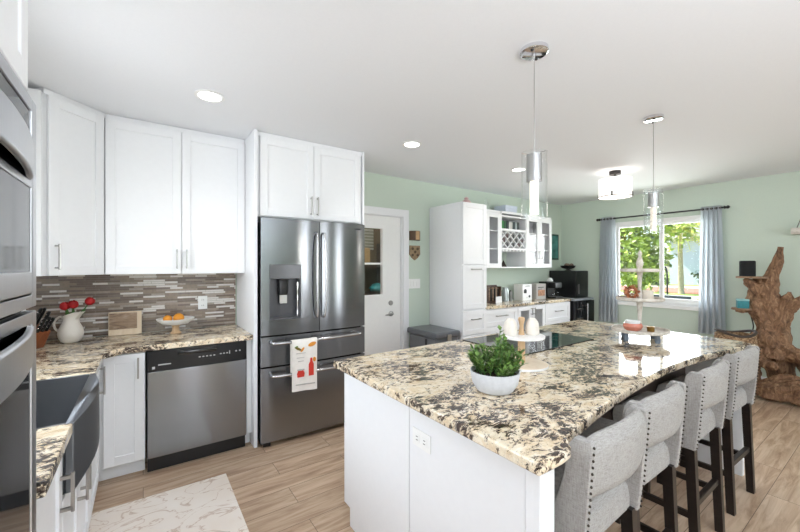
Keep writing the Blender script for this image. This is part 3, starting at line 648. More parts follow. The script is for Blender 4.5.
# pitcher and tulips
pt = T('pitcher', 'cream ceramic pitcher holding red tulips on the corner worktop', 'pitcher', (-.42, 3.46, Z), R(-25)); pt.scale = (.93, .93, .93)
pb = B(); pr = [(.038, 0), (.058, .012), (.074, .045), (.078, .075), (.07, .11), (.052, .15), (.044, .175), (.047, .20), (.056, .215), (.053, .216), (.043, .20), (.04, .175), (.046, .15), (.06, .11), (.0001, .03)]
pb.lathe(pr, seg=32)
pb.v = [(x + (.035 * max(0, z - .17) / .045 if x > .02 and abs(y) < .03 else 0), y, z + (.02 * (x / .05) * max(0, z - .17) / .045)) for x, y, z in pb.v]
P('body', pb, CERAM, pt)
P('handle', B().tube(bez([(-.044, 0, .18), (-.075, 0, .195), (-.11, 0, .16), (-.105, 0, .11), (-.068, 0, .075)], 6), .008, 8), CERAM, pt)
def tulip(label, base, head, tilt):
    t = T('tulip', label, 'flower', base, 0, 'red tulips in the pitcher'); d = Vector(head) - Vector(base)
    P('stem', B().tube(bez([(0, 0, 0), tuple(d * .5 + Vector((0, 0, .012))), tuple(d)], 5), .0042, 6), STEM, t)
    f = B(); M = Matrix.Translation(d) @ d.to_track_quat('Z', 'Y').to_matrix().to_4x4()
    for k in range(6):
        f.X = M @ Matrix.Rotation(k * PI / 3, 4, 'Z'); o_ = .003 * (k % 2); vs = []; fs = []
        for i, (r_, z_) in enumerate(((.004, -.004), (.022, .008), (.0275, .026), (.022, .046), (.010, .056))):
            wd = (.5, .62, .6, .5, .15)[i]
            for j in range(5): a = (j - 2) / 2 * wd; vs.append(((r_ + o_) * math.cos(a), (r_ + o_) * math.sin(a), z_))
        for i in range(4):
            for j in range(4): fs.append((i * 5 + j, i * 5 + j + 1, (i + 1) * 5 + j + 1, (i + 1) * 5 + j))
        f.add(vs, fs)
    P('petals', f, RED, t)
    l = B(); l.leaf(tuple(d * .45), d + Vector((.02, -.03, .05)), (0, 1, 0), .09, .012); P('leaf', l, STEM, t)
tulip('red tulip leaning left over the pitcher handle', (-0.430, 3.460, Z + .10), (-0.447, 3.450, Z + .235), 0)
tulip('red tulip upright in the middle of the pitcher', (-0.420, 3.465, Z + .10), (-0.407, 3.440, Z + .245), 0)
tulip('red tulip leaning out to the right over the pitcher spout', (-0.410, 3.460, Z + .10), (-0.327, 3.445, Z + .265), 0)
# knife block with knives
kb = T('knife_block', 'brown wooden knife block in the corner beside the pitcher', 'knife block', (-.615, 3.345, Z), R(-35))
kq = B(); kq.prism([(-.06, 0), (.05, 0), (.10, .11), (.0, .17), (-.06, .10)], -.055, .055, .004, 'y'); P('body', kq, BWOOD, kb)
sl = B()
for k in range(5): sl.box(.02, .06, -.045 + k * .02, -.043 + k * .02, .12, .121) if False else None
kn = [(-.04, 0, .115), (-.02, .012, .14), (.005, .012, .14), (.03, .0, .12), (-.03, -.03, .10), (.0, -.03, .11), (.03, -.03, .10)]
dirv = Vector((.5, 0, .86)).normalized()
for i, (yy, lift, L) in enumerate(kn):
    p0 = Vector((.052 + lift * -1.2, yy, .138 + lift * .8)); p1 = p0 + dirv * L
    Mw = mat_of(kb); o0 = Mw @ p0; dd = (Mw @ p1 - o0)
    lab = ('kitchen knife at the back of the knife block', 'long kitchen knife standing highest in the knife block', 'kitchen knife in the middle of the knife block top row', 'kitchen knife at the pitcher side of the top row in the block', 'short steak knife at the oven side of the block lower row', 'short steak knife in the middle of the block lower row', 'short steak knife at the pitcher side of the block lower row')[i]
    t = T('kitchen_knife', lab, 'knife', o0, 0, 'knives in the knife block')
    P('handle', B().tube([tuple(dd * k) for k in (0, .25, .6, .9, 1)], [.009, .0105, .010, .011, .007], 8), BLACK, t)
    P('blade', B().tube([tuple(dd * -.25), (0, 0, 0)], [.003, .003], 6), NICKEL, t)
    rv = B(); sd = Vector((.576 * -1, -.817, 0)) * .0095
    for k in (.3, .55, .8): rv.ball(tuple(dd * k + sd), .0042, seg=8, rings=6)
    P('rivets', rv, CHROME, t)
# cutting boards leaning on the backsplash
t = T('cutting_board', 'square two-tone wooden board leaning on the tile behind the worktop', 'board', (-.115, 3.575, Z), 0)
M = Matrix.Rotation(R(-8), 4, 'X')
q = B(); q.X = M; q.box(-.105, .105, 0, .022, .003, .185, .003); P('board', q, woodmat('pale_board', [(.3, c(214, 192, 160)), (.7, c(230, 212, 186))], (6, 6, 1), .5, .05), t)
q = B(); q.X = M; q.box(-.1, .075, -.003, .0, .05, .175, .001); P('dark_inlay', q, BARK, t, label='darker grained wood panel')
t = T('fruit_pedestal', 'white footed fruit bowl with wooden stem on the worktop', 'bowl', (.215, 3.45, Z))
P('stem', B().lathe([(.038, 0), (.04, .006), (.026, .02), (.024, .05), (.032, .068)]), LWOOD, t)
P('bowl', B().lathe([(.02, .066), (.09, .078), (.128, .108), (.134, .122), (.129, .122), (.09, .09), (.0001, .08)], seg=40), WCER, t)
S('orange', 'whole orange lying in the footed fruit bowl', 'fruit', B().ball((0, 0, .038), .04, sz=.94, seg=20, rings=14), ORANGE, (.235, 3.45, Z + .0835))
S('orange', 'second orange lower behind the first in the footed fruit bowl', 'fruit', B().ball((0, 0, .03), .032, sz=.95, seg=20, rings=14), ORANGE, (.16, 3.46, Z + .088))

# ================================================================= ISLAND ITEMS
Z = .90
px, py = 1.225, 1.035
t = T('potted_plant', 'leafy green plant in a pale round bowl on the island', 'plant', (px, py, Z))
P('pot', B().lathe([(.055, 0), (.075, .008), (.095, .04), (.102, .075), (.104, .09), (.099, .09), (.095, .07), (.0001, .066)], seg=40), CONC, t)
P('soil', B().cyl((0, 0, .066), .094, .008), pm('soil', c(52, 40, 32), .95, vary=.3), t)
lf = B(); stm = B()
for i in range(64):
    a = random.uniform(0, 2 * PI); r0 = .08 * math.sqrt(random.random()); H = random.uniform(.05, .17) * (1.08 - .5 * r0 / .08) + .01
    p = Vector((r0 * math.cos(a), r0 * math.sin(a), .072)); q = p + Vector((math.cos(a) * r0 * .55 + random.uniform(-.02, .02), math.sin(a) * r0 * .55 + random.uniform(-.02, .02), H))
    stm.tube([p, (p + q) / 2 + Vector((0, 0, .006)), q], .0022, 5)
    for k in range(15):
        f_ = .2 + .8 * k / 14; pp = p.lerp(q, f_); aa = k * 2.4 + i
        d = Vector((math.cos(aa), math.sin(aa), random.uniform(.35, 1.1)))
        lf.leaf(pp, d, (0, 0, 1) if abs(d.z) < 2 else (1, 0, 0), random.uniform(.02, .036), random.uniform(.006, .010))
P('stems', stm, STEM, t); P('foliage', lf, LEAF, t)
# two-tier round stand with shakers
sx, sy = 1.665, 1.225
t = T('tiered_server', 'round two-level serving stand with wooden post beside the cooktop', 'stand', (sx, sy, Z))
PALEW = woodmat('pale_wood', [(.3, c(222, 204, 178)), (.7, c(236, 222, 200))], (6, 6, 1), .5, .05)
P('lower_plate', B().lathe([(.128, 0), (.134, .004), (.134, .012), (.128, .015)], seg=48), PALEW, t)
P('lower_rim', B().lathe([(.1345, .001), (.136, .001), (.136, .012), (.1345, .012), (.1345, .001)], seg=48), WCER, t)
P('post', B().lathe([(.019, .015), (.019, .148)]), LWOOD, t)
P('upper_plate', B().lathe([(.105, .148), (.118, .151), (.120, .162), (.115, .164), (.0001, .164)], seg=48), WCER, t)
P('knob', B().lathe([(.016, .164), (.014, .182), (.010, .212), (.014, .23), (.018, .246), (.014, .257), (.0001, .26)]), LWOOD, t)
for (dx, dy, lab) in ((-.058, .028, 'white ceramic shaker left of the wooden post on the serving stand'), (.052, -.030, 'white ceramic shaker right of the wooden post on the serving stand')):
    S('shaker', lab, 'shaker', B().lathe([(.033, 0), (.037, .006), (.036, .04), (.030, .068), (.018, .086), (.0001, .09)]), pm('cream_stoneware', c(226, 219, 208), .5, vary=.02), (sx + dx, sy + dy, Z + .1641), group='shakers on the serving stand')
# three-tier tray
tx, ty = 2.93, 1.15
t = T('three_tier_tray', 'whitewashed three-tier round tray with turned post on the island', 'stand', (tx, ty, Z))
WASH = woodmat('whitewashed_wood', [(.3, c(186, 176, 162)), (.6, c(222, 216, 206))], (6, 6, 6), .7, .1)
def traydisc(z, r): return B().lathe([(r - .008, z), (r, z + .004), (r, z + .024), (r - .008, z + .024), (r - .010, z + .008), (.0001, z + .008)], seg=48)
P('lower_tray', traydisc(.06, .178), WASH, t); P('middle_tray', traydisc(.285, .148), WASH, t); P('upper_tray', traydisc(.49, .122), WASH, t)
P('post', B().lathe([(.014, .068), (.018, .09), (.011, .12), (.013, .18), (.018, .25), (.022, .283)]), WASH, t)
P('post', B().lathe([(.014, .293), (.018, .32), (.011, .36), (.014, .44), (.02, .489)]), WASH, t)
P('finial', B().lathe([(.022, .498), (.016, .52), (.024, .545), (.020, .57), (.009, .60), (.015, .625), (.0001, .65)]), WASH, t)
for k in range(4):
    a = PI / 4 + k * PI / 2 + .5
    P('leg', B().lathe([(.014, 0), (.018, .02), (.013, .045), (.016, .0605)], (.13 * math.cos(a), .13 * math.sin(a), 0)), pm('blue_grey_wood', c(112, 122, 132), .7) if k == 0 else bpy.data.materials['blue_grey_wood'], t)
rt = Vector((.817, -.576, 0)); fwd = Vector((.576, .817, 0))
def on_tray(r_, f_, z): p = Vector((tx, ty, Z)) + rt * r_ + fwd * f_; return (p.x, p.y, Z + z)
S('glass_bowl', 'rose-coloured glass bowl on the lowest tier of the tray', 'bowl', B().lathe([(.03, 0), (.05, .012), (.062, .035), (.055, .058), (.052, .058), (.058, .035), (.0001, .012)]), PINKG, on_tray(-.07, -.03, .0685))
S('glass_rim_bowl', 'clear glass cup standing in the rose glass bowl', 'cup', B().lathe([(.03, 0), (.044, .03), (.047, .062), (.045, .062), (.042, .03), (.0001, .004)]), WCER, on_tray(-.07, -.03, .0685 + .0125))
S('votive', 'small dark gold votive on the lowest tier of the tray', 'candle holder', B().lathe([(.022, 0), (.024, .03), (.024, .036), (.021, .036), (.0001, .03)]), GOLD, on_tray(.045, -.05, .0685))
wr = B()
for k in range(150):
    a = random.uniform(0, 2 * PI); rr_ = .036 + random.uniform(-.012, .012); p = Vector(rt) * rr_ * math.cos(a) + Vector((0, 0, 1)) * (.05 + rr_ * math.sin(a)) + fwd * random.uniform(-.012, .012)
    wr.leaf(p, (random.uniform(-1, 1), random.uniform(-1, 1), random.uniform(-1, 1)), (0, 0, 1), .028, .009)
wr.tube([tuple(Vector(rt) * .036 * math.cos(a) + Vector((0, 0, 1)) * (.05 + .036 * math.sin(a))) for a in [2 * PI * k / 20 for k in range(21)]], .009, 8)
S('dried_wreath', 'small copper-brown wreath standing on the middle tier of the tray', 'wreath', wr, pm('dried_copper', c(190, 122, 84), .6, vary=.4, scale=60), on_tray(-.06, 0, .2935))
S('glass_votive', 'pale squat candle jar on the middle tier of the tray', 'candle', B().lathe([(.036, 0), (.038, .006), (.038, .062), (.034, .064), (.033, .05), (.0001, .05)]), pm('pale_wax', c(222, 212, 196), .3), on_tray(.055, 0, .2935))

# ================================================================= PENDANTS AND CEILING LIGHTS
def pendant(label, x, y, zc0, zc1, gz0, gz1, r, core, lit, dia):
    t = T('pendant_light', label, 'pendant light', (x, y, gz0), 0, 'glass pendants over the island')
    cz = HC - gz0
    P('canopy', B().lathe([(dia / 2, cz), (dia / 2, cz - .018), (dia / 2 - .008, cz - .024), (.0001, cz - .024)], seg=36), CHROME, t)
    for a in (.4, .4 + PI): P('canopy_screw', B().ball((dia * .34 * math.cos(a), dia * .34 * math.sin(a), cz - .025), .008, seg=10, rings=6), DARKM, t)
    P('cord', B().tube([(0, 0, cz - .02), (0, 0, zc1 - gz0)], .0022, 6), NICKEL, t)
    P('cap', B().lathe([(core + .003, zc0 - gz0), (core + .003, zc1 - gz0), (.006, zc1 - gz0 + .004)]), NICKEL, t)
    ar = B()
    for k in range(3):
        a = k * 2 * PI / 3 + .5; ar.tube([(0, 0, zc1 - gz0 + .003), ((r + .004) * math.cos(a), (r + .004) * math.sin(a), zc1 - gz0 + .003)], .003, 6)
    P('spider', ar, CHROME, t)
    P('lit_core', B().lathe([(.0001, gz0 + .02 - gz0), (core * .62, .02), (core * .62, zc0 - gz0)]), lit, t)
    P('glass_shade', B().lathe([(r, 0), (r, gz1 - gz0), (r - .004, gz1 - gz0), (r - .004, 0), (r, 0)], seg=40), PGLASS, t)
    lamp('pendant_bulb', 'POINT', (x, y, gz0 - .04), (0, 0, 0), 1.2, (1, .92, .82), shadow_soft_size=.03)
pendant('near clear-glass cylinder pendant hanging over the plant end of the island', 1.597, 1.10, 1.855, 1.99, 1.672, 2.0, .062, .034, BULB, .135)
pendant('far clear-glass cylinder pendant with seeded crystal in front of the window', 3.03, 1.10, 1.86, 1.96, 1.672, 1.985, .060, .032, BUBB, .125)
for x, y, lab in ((.345, 2.585, 'recessed ceiling downlight above the dishwasher cabinets'), (1.945, 2.575, 'recessed ceiling downlight in front of the refrigerator'), (3.43, 2.56, 'recessed ceiling downlight behind the near pendant by the glass hutch')):
    t = T('downlight', lab, 'ceiling light', (x, y, HC - .008), 0, 'recessed ceiling lights')
    P('trim_ring', B().lathe([(.085, .008), (.088, .002), (.066, .0), (.066, .007)], seg=36), WHITEP, t)
    P('lens', B().lathe([(.0001, .003), (.066, .003), (.066, .0075)], seg=32), LITW, t)
    lamp('downlight_beam', 'SPOT', (x, y, HC - .02), (0, 0, 0), 13, (1, .98, .98), spot_size=R(130), spot_blend=.8, shadow_soft_size=.07)
fx, fy_ = 4.40, 1.98
t = T('flush_drum_light', 'white drum ceiling light with dark metal band near the window', 'ceiling light', (fx, fy_, 2.215))
P('canopy', B().lathe([(.06, .30), (.06, .262), (.05, .256), (.0001, .256)]), DARKM, t)
P('stem', B().cyl((0, 0, .205), .012, .06), DARKM, t)
P('drum_shade', B().lathe([(.168, .004), (.168, .208), (.164, .208), (.164, .004), (.0001, .004)], seg=48), SHADE, t)
rb = B(); rb.lathe([(.170, 0), (.173, 0), (.173, .008), (.170, .008), (.170, 0)], seg=48)
for k in range(4): a = k * PI / 2 + .25; rb.box(.169 * math.cos(a) - .006, .169 * math.cos(a) + .006, .169 * math.sin(a) - .006, .169 * math.sin(a) + .006, -.004, .05)
P('metal_band', rb, DARKM, t)
lamp('drum_bulb', 'POINT', (fx, fy_, 2.16), (0, 0, 0), 9, (1, .95, .9), shadow_soft_size=.14)

# ================================================================= TALL PANTRY AND HUTCH
tp = cabinet('pantry_cabinet', 'tall white pantry cabinet beside the bin on the green wall', (3.036, 3.056, 0), 0, .41, .585, 0, 2.188,
        [dict(r=(.004, .406, 1.455, 2.18)), dict(r=(.004, .406, .925, 1.44), h=(.205, 1.395, .16, False)), dict(k='drawer', r=(.004, .406, .62, .905), h=(.205, .80, .16, False)), dict(k='drawer', r=(.004, .406, .11, .605), h=(.205, .46, .16, False))], True)
S('pink_ornament', 'small pink ornament on top of the tall pantry cabinet', 'ornament', B().lathe([(.05, 0), (.06, .02), (.045, .05), (.02, .065), (.03, .08), (.0001, .1)]), pm('dusty_pink', c(206, 172, 170), .6), (3.26, 3.2, 2.188))
HZ = .885
HB = 3.13
cabinet('hutch_base_cabinet', 'white hutch base cabinet of wide drawers next to the pantry', (3.449, HB, 0), 0, .70, .51, 0, HZ,
        [dict(k='drawer', r=(.004, .696, .66, .875), h=(.35, .79, .22, False)), dict(k='drawer', r=(.004, .696, .39, .655), h=(.35, .55, .22, False)), dict(k='drawer', r=(.004, .696, .11, .385), h=(.35, .27, .22, False))], True)
cabinet('hutch_base_cabinet', 'white hutch base cabinet with two small glass doors', (4.151, HB, 0), 0, .63, .51, 0, HZ,
        [dict(r=(.004, .313, .11, .875), glass=True, h=(.285, .80, .1, True)), dict(r=(.317, .626, .11, .875), glass=True, h=(.345, .80, .1, True))], True, open_=True)
cabinet('hutch_base_cabinet', 'white hutch base cabinet of drawers at the black cooler end', (4.783, HB, 0), 0, .66, .51, 0, HZ,
        [dict(k='drawer', r=(.004, .656, .60, .875), h=(.33, .76, .2, False)), dict(k='drawer', r=(.004, .656, .11, .595), h=(.33, .47, .2, False))], True)
HT = .925
S('hutch_worktop', 'granite worktop of the white hutch along the green wall', 'countertop', B().box(3.449, 5.455, 3.095, 3.648, HZ + .001, HT, .006), GRAN, (4.4, 3.37, HZ), world=True)
U0, U1, UY = 1.405, 2.165, 3.32
cabinet('glass_wall_cabinet', 'white glass-door wall cabinet between the pantry and the wine rack', (3.449, UY, 0), 0, .583, .328, U0, U1,
        [dict(r=(.003, .29, 1.41, 2.155), glass=True), dict(r=(.293, .580, 1.41, 2.155), glass=True)], open_=True, crown=.03)
cabinet('glass_wall_cabinet', 'white wall cabinet with two glass doors at the window end of the hutch', (4.607, UY, 0), 0, .643, .328, U0, U1,
        [dict(r=(.003, .32, 1.41, 2.155), glass=True, h=(.295, 1.60, .12, True)), dict(r=(.323, .640, 1.41, 2.155), glass=True, h=(.35, 1.60, .12, True))], open_=True, crown=.03)
for x0, x1, lab in ((3.467, 4.014, None), (4.625, 5.232, None)):
    par = [o for o in C.objects if o.name.startswith('glass_wall_cabinet')][0 if x0 < 4 else 1]
    for z in (1.66, 1.91): P('shelf', B().box(x0, x1, UY + .01, 3.63, z, z + .016), WHITE, par, True)
t = T('wine_rack_cabinet', 'white open hutch unit with book cubby, wine lattice and lower niche', 'cabinet', (4.32, 3.48, U0))
q = B(); a, e_ = 4.034, 4.605
q.box(a, a + .018, UY - .018, 3.648, U0, U1); q.box(e_ - .018, e_, UY - .018, 3.648, U0, U1)
for z in (U1 - .045, 1.925, 1.665): q.box(a + .018, e_ - .018, UY - .018, 3.63, z, z + .02)
q.box(a + .018, e_ - .018, UY - .018, UY, 1.945, 1.955); q.box(a + .018, e_ - .018, 3.636, 3.648, 1.685, U1); q.box(a, e_, UY - .03, 3.648, U1, U1 + .03, .004)
q.box(a + .018, e_ - .018, UY, 3.648, U0, U0 + .016)
P('carcass', q, WHITE, t, True)
la = B(); k_ = .0052
cw, LZ, LH = (e_ - a - .036) / 4, 1.685, .24
for k in range(-2, 7):
    for sgn in (1, -1):
        x0 = a + .018 + k * cw if sgn > 0 else a + .018 + (k) * cw
        p0 = (x0, LZ); p1 = (x0 + 2 * cw, LZ + LH) if sgn > 0 else (x0 - 2 * cw, LZ + LH)
        # clip in x
        lo, hi = a + .018, e_ - .018; ts = [0, 1]; dxx = p1[0] - p0[0]
        t0, t1 = sorted(((lo - p0[0]) / dxx, (hi - p0[0]) / dxx)); t0 = max(0, t0); t1 = min(1, t1)
        if t1 - t0 < .05: continue
        A = (p0[0] + dxx * t0, p0[1] + LH * t0); Bq = (p0[0] + dxx * t1, p0[1] + LH * t1); L = math.hypot(Bq[0] - A[0], Bq[1] - A[1]); nx_, nz2 = -(Bq[1] - A[1]) / L * k_, (Bq[0] - A[0]) / L * k_
        la.prism([(A[0] + nx_, A[1] + nz2), (Bq[0] + nx_, Bq[1] + nz2), (Bq[0] - nx_, Bq[1] - nz2), (A[0] - nx_, A[1] - nz2)], UY - .012, 3.55, axis='y')
P('wine_lattice', la, WHITE, t, True)
gr = B()
for k in range(7): x = a + .06 + k * .076; gr.box(x - .012, x + .012, UY - .01, 3.6, 1.64, 1.665)
P('stemware_rail', gr, WHITE, t, True)
# wine bottles lying in the lattice, bottle ends to the room
cent = []
for r_ in range(3):
    for k in range(5):
        x = a + .018 + k * cw + (0 if r_ != 1 else cw / 2); z = LZ + LH / 4 * (1 + r_) - .020
        if a + .05 < x < e_ - .05: cent.append((x, z, r_, k))
WINEM = [pm('dark_wine_glass', c(16, 9, 12), .5), pm('plum_foil', c(58, 14, 24), .5), pm('black_foil', c(10, 10, 12), .5)]
rown = ('bottom', 'middle', 'top'); posn = ('first', 'second', 'third', 'fourth', 'fifth')
proto = {}; cnt = {}
for i, (x, z, r_, k) in enumerate(cent):
    cnt[r_] = cnt.get(r_, 0) + 1
    lab = f'wine bottle in the {rown[r_]} row of the lattice, {posn[cnt[r_]-1]} from the pantry side'
    m = WINEM[(i * 2 + r_) % 3]
    b = B(); b.X = Matrix.Rotation(R(-90), 4, 'X'); b.lathe([(.0001, -.07), (.030, -.072), (.036, -.064), (.036, .12), (.016, .165), (.0145, .205), (.0001, .206)], seg=18)
    S('wine_bottle', lab, 'bottle', b, m, (x, UY + .07, z + .0105), group='wine bottles in the lattice')
bx = 4.07
for i, (wd, h, col, lab) in enumerate(((.05, .125, (36, 120, 56), 'green book at the pantry end of the cubby'), (.045, .12, (24, 74, 44), 'dark green book beside the green one in the cubby'), (.05, .128, (24, 34, 40), 'black book left of the pale books in the cubby'), (.035, .118, (214, 214, 210), 'white book in the middle of the cubby'), (.035, .112, (186, 186, 182), 'pale grey book in the middle of the cubby'), (.05, .122, (34, 52, 58), 'dark teal book right of the pale books in the cubby'), (.04, .116, (150, 160, 160), 'grey book near the right end of the cubby'), (.045, .12, (28, 40, 44), 'charcoal book at the right end of the cubby'))):
    t = T('book', lab, 'book', (bx + wd / 2, 3.41, 1.945), 0, 'books in the hutch cubby')
    P('cover', B().box(-wd / 2, wd / 2, -.09, .09, 0, h, .002, 1), pm('book_cover', c(*col), .6), t)
    P('pages', B().box(-wd / 2 + .004, wd / 2 - .004, -.086, .0905, .004, h + .0005), WCER, t); bx += wd + .006
S('pyramid_ornament', 'small dark pyramid ornament in the open niche under the wine lattice', 'ornament', B().lathe([(.065, 0), (.0001, .10)], seg=4), pm('dark_bronze', c(48, 38, 34), .5), (4.33, 3.50, U0 + .016))
S('storage_box', 'pale blue-white box on top of the hutch', 'box', B().box(-.13, .13, -.1, .1, 0, .1, .004).box(-.134, .134, -.104, .104, .07, .112, .004), pm('pale_blue_card', c(206, 214, 228), .7), (4.36, 3.48, U1 + .03))
S('glass_vase', 'clear glass bottle on the hutch top beside the pantry', 'vase', B().lathe([(.04, 0), (.045, .02), (.04, .1), (.014, .15), (.014, .20), (.012, .20), (.012, .15), (.036, .1), (.04, .02), (.0001, .01)]), PGLASS, (3.93, 3.48, U1 + .03))
# stemmed glasses behind the cabinet doors
gb = lambda: B().lathe([(.03, 0), (.03, .003), (.004, .008), (.004, .07), (.02, .085), (.032, .12), (.028, .165), (.026, .165), (.03, .12), (.018, .088), (.0001, .08)], seg=18)
g0 = S('wine_glass', 'clear stemmed glass on a shelf behind the hutch glass doors', 'glass', gb(), PGLASS, (4.72, 3.46, 1.676), group='glasses behind the hutch doors')
for x, z in ((4.84, 1.676), (5.02, 1.676), (5.14, 1.676), (4.72, 1.926), (4.84, 1.926), (5.02, 1.926), (5.14, 1.926), (3.80, 1.676), (3.92, 1.676), (3.80, 1.926), (3.92, 1.926)):
    o = g0.copy(); C.objects.link(o); o.location = (x, 3.46, z)
# hutch worktop items
t = T('utensil_rack', 'brown wooden rack of dark upright slats on the hutch worktop', 'rack', (3.98, 3.42, HT))
P('frame', (lambda b: (b.box(-.15, .15, .03, .05, .0, .24, .006), b.box(-.15, .15, -.05, .05, 0, .02, .004), b.box(-.15, -.13, -.05, .05, .02, .22, .004), b.box(.13, .15, -.05, .05, .02, .22, .004), b)[-1])(B()), woodmat('rack_wood', [(.3, c(58, 40, 30)), (.7, c(104, 76, 58))], (4, 4, 2), .5, .05), t)
for k in range(7): P('slat', B().box(-.115 + k * .036, -.098 + k * .036, -.03, .0, .02, .19 + .02 * (k % 2), .003), BARK if k % 2 else ESPR, t)
S('name_card', 'small white card standing before the brown rack', 'card', B().box(-.06, .06, -.004, .004, 0, .085), WCER, (4.03, 3.335, HT))
S('glass_jar', 'clear glass jar with silver lid right of the brown rack', 'jar', B().lathe([(.05, 0), (.052, .01), (.052, .15), (.04, .17), (.042, .2), (.0001, .2)]), pm('silvered_glass', c(176, 184, 184), .12, .5), (4.27, 3.42, HT))
S('small_canister', 'slim dark canister between the glass jar and the white box', 'canister', B().lathe([(.03, 0), (.03, .12), (.012, .15), (.0001, .16)]), pm('grey_canister', c(120, 120, 116), .3, .4), (4.40, 3.43, HT))
t = T('white_carton', 'white carton with black coffee cup pictures on the hutch worktop', 'box', (4.68, 3.42, HT))
P('carton', B().box(-.11, .11, -.08, .08, 0, .235, .002), WHITEP, t)
pr_ = B(); 
def disc(b, cx, cz, rx, rz_, y): b.prism(ell(cx, cz, rx, rz_, 0, 18), y, y + .003, axis='y')
disc(pr_, -.052, .135, .035, .032, -.082); pr_.box(-.085, -.02, -.082, -.079, .105, .135); disc(pr_, .05, .055, .022, .02, -.082); pr_.box(-.05, .06, -.0815, -.079, .205, .213); pr_.box(-.02, .0, -.0815, -.079, .04, .046)
P('printed_cups', pr_, BLACK, t)
t = T('grey_carton', 'grey carton with a brown food picture beside the white carton', 'box', (5.0, 3.40, HT))
P('carton', B().box(-.12, .12, -.08, .08, 0, .235, .002), pm('grey_card', c(176, 172, 166), .6), t)
q = B(); q.box(-.085, .09, -.082, -.079, .05, .14); P('printed_picture', q, pm('print_brown', c(176, 126, 92), .6, vary=.4, scale=30), t)
q = B(); q.box(-.085, .06, -.082, -.079, .175, .187); q.box(-.085, .02, -.082, -.079, .15, .158); P('printed_lines', q, DARKM, t)
t = T('coffee_machine', 'black coffee machine with white round lid between carton and black cabinet', 'coffee machine', (5.31, 3.37, HT))
P('body', B().box(-.1, .1, -.02, .14, 0, .26, .012), BLACK, t); P('base', B().box(-.1, .1, -.16, -.02, 0, .03, .006), BLACK, t)
P('head', B().box(-.09, .09, -.15, -.02, .16, .25, .012), BLACK, t); P('lid', B().lathe([(.045, .26), (.05, .27), (.03, .31), (.0001, .32)], (.045, .03, 0)), WCER, t)
P('carafe', B().lathe([(.04, .03), (.052, .05), (.05, .09), (.036, .13), (.038, .145), (.0001, .145)], (0, -.085, 0)), GLASS, t)
# black cooler in the corner and the black cabinet on it
t = T('beverage_cooler', 'dark glass-door beverage cooler under the black cabinet in the corner', 'cooler', (5.78, 3.34, 0))
P('body', B().box(5.49, 6.06, 3.09, 3.63, .02, .885, .004), BLACK, t, True)
P('top', B().box(5.485, 6.065, 3.06, 3.635, .885, .915, .004), pm('grey_top', c(150, 154, 160), .3), t, True)
dd = P('door', B().box(5.49, 6.06, 3.05, 3.085, .1, .875, .004), BGLASS, t, True)
q = B()
for z in (.3, .45, .6, .75): q.box(5.54, 5.72, 3.047, 3.05, z, z + .014)
P('shelf_edges', q, pm('rack_steel', c(96, 90, 84), .4, .5), dd, True)
P('handle', B().tube([(5.755, 3.0, .25), (5.755, 3.0, .84)], .013, 10).tube([(5.755, 3.05, .3), (5.755, 3.0, .3)], .007).tube([(5.755, 3.05, .8), (5.755, 3.0, .8)], .007), STEELH, dd, True)
P('foot', B().box(5.52, 6.03, 3.12, 3.6, 0, .02), BLACK, t, True)
t = T('black_countertop_cabinet', 'glossy black cabinet standing on the cooler in the room corner', 'cabinet', (5.9, 3.4, .915))
P('body', B().box(5.70, 6.07, 3.17, 3.63, .915, 1.355, .004), BLACK, t, True)
dd = P('door', B().box(5.705, 6.065, 3.155, 3.17, .92, 1.35, .003), BGLASS, t, True)
P('handle', B().box(5.76, 5.77, 3.135, 3.155, .98, 1.14), NICKEL, dd, True)
t = T('fruit_stand', 'dark wire bowl on top of the black corner cabinet', 'bowl', (5.88, 3.40, 1.355))
q = B(); q.lathe([(.05, 0), (.055, .008), (.03, .012), (.03, .02), (.10, .045), (.125, .085), (.12, .085), (.095, .05), (.0001, .03)], seg=24); P('bowl', q, DARKM, t)
for i, (dx, dy) in enumerate(((-.045, 0), (.04, .03), (.04, -.04))):
    S('dried_pod', ('brown dried pod at the left of the dark wire bowl', 'brown dried pod at the back of the dark wire bowl', 'brown dried pod at the front of the dark wire bowl')[i], 'ornament', B().ball((0, 0, .036), .036, seg=14, rings=10), pm('pod_brown', c(110, 92, 76), .8, vary=.3), (5.88 + dx, 3.40 + dy, 1.355 + .052), group='dried pods in the wire bowl')
t = T('framed_picture', 'narrow dark green framed picture between the hutch and the corner', 'picture', (5.84, YB, 1.54))
P('frame', B().box(5.70, 5.98, YB - .022, YB - .001, 1.54, 1.985, .003), pm('dark_green_frame', c(24, 62, 54), .4), t, True)
P('print', B().box(5.73, 5.95, YB - .024, YB - .02, 1.57, 1.955), pm('sea_print', c(70, 130, 124), .6, vary=.5, scale=9), t, True)

# ================================================================= WALL PIECES AND BIN
t = T('wall_sconce', 'bronze half-round wall sconce above the carved plaque beside the door', 'sconce', (2.795, YB, 1.755))
q = B(); q.prism([(2.715 + .16 * i / 12, YB - .02 - .05 * math.sin(PI * i / 12)) for i in range(13)] + [(2.875, YB - .001), (2.715, YB - .001)], 1.755, 1.872); P('body', q, pm('bronze', c(86, 66, 48), .45, .4), t, True)
q = B(); q.prism([(2.77 + .065 * i / 8, YB - .021 - .053 * math.sin(PI * (.34 + .4 * i / 8))) for i in range(9)] + [(2.835, YB - .05), (2.77, YB - .05)], 1.76, 1.868); P('tan_panel', q, pm('tan_mica', c(196, 160, 116), .5), t, True)
t = T('wall_plaque', 'small carved shield-shaped plaque below the sconce', 'plaque', (2.795, YB, 1.50))
P('shield', B().prism([(2.715, 1.69), (2.875, 1.69), (2.88, 1.58), (2.84, 1.535), (2.795, 1.505), (2.75, 1.535), (2.71, 1.58)], YB - .018, YB - .001, .003, 'y'), pm('aged_clay', c(150, 128, 100), .8, vary=.2), t, True)
q = B()
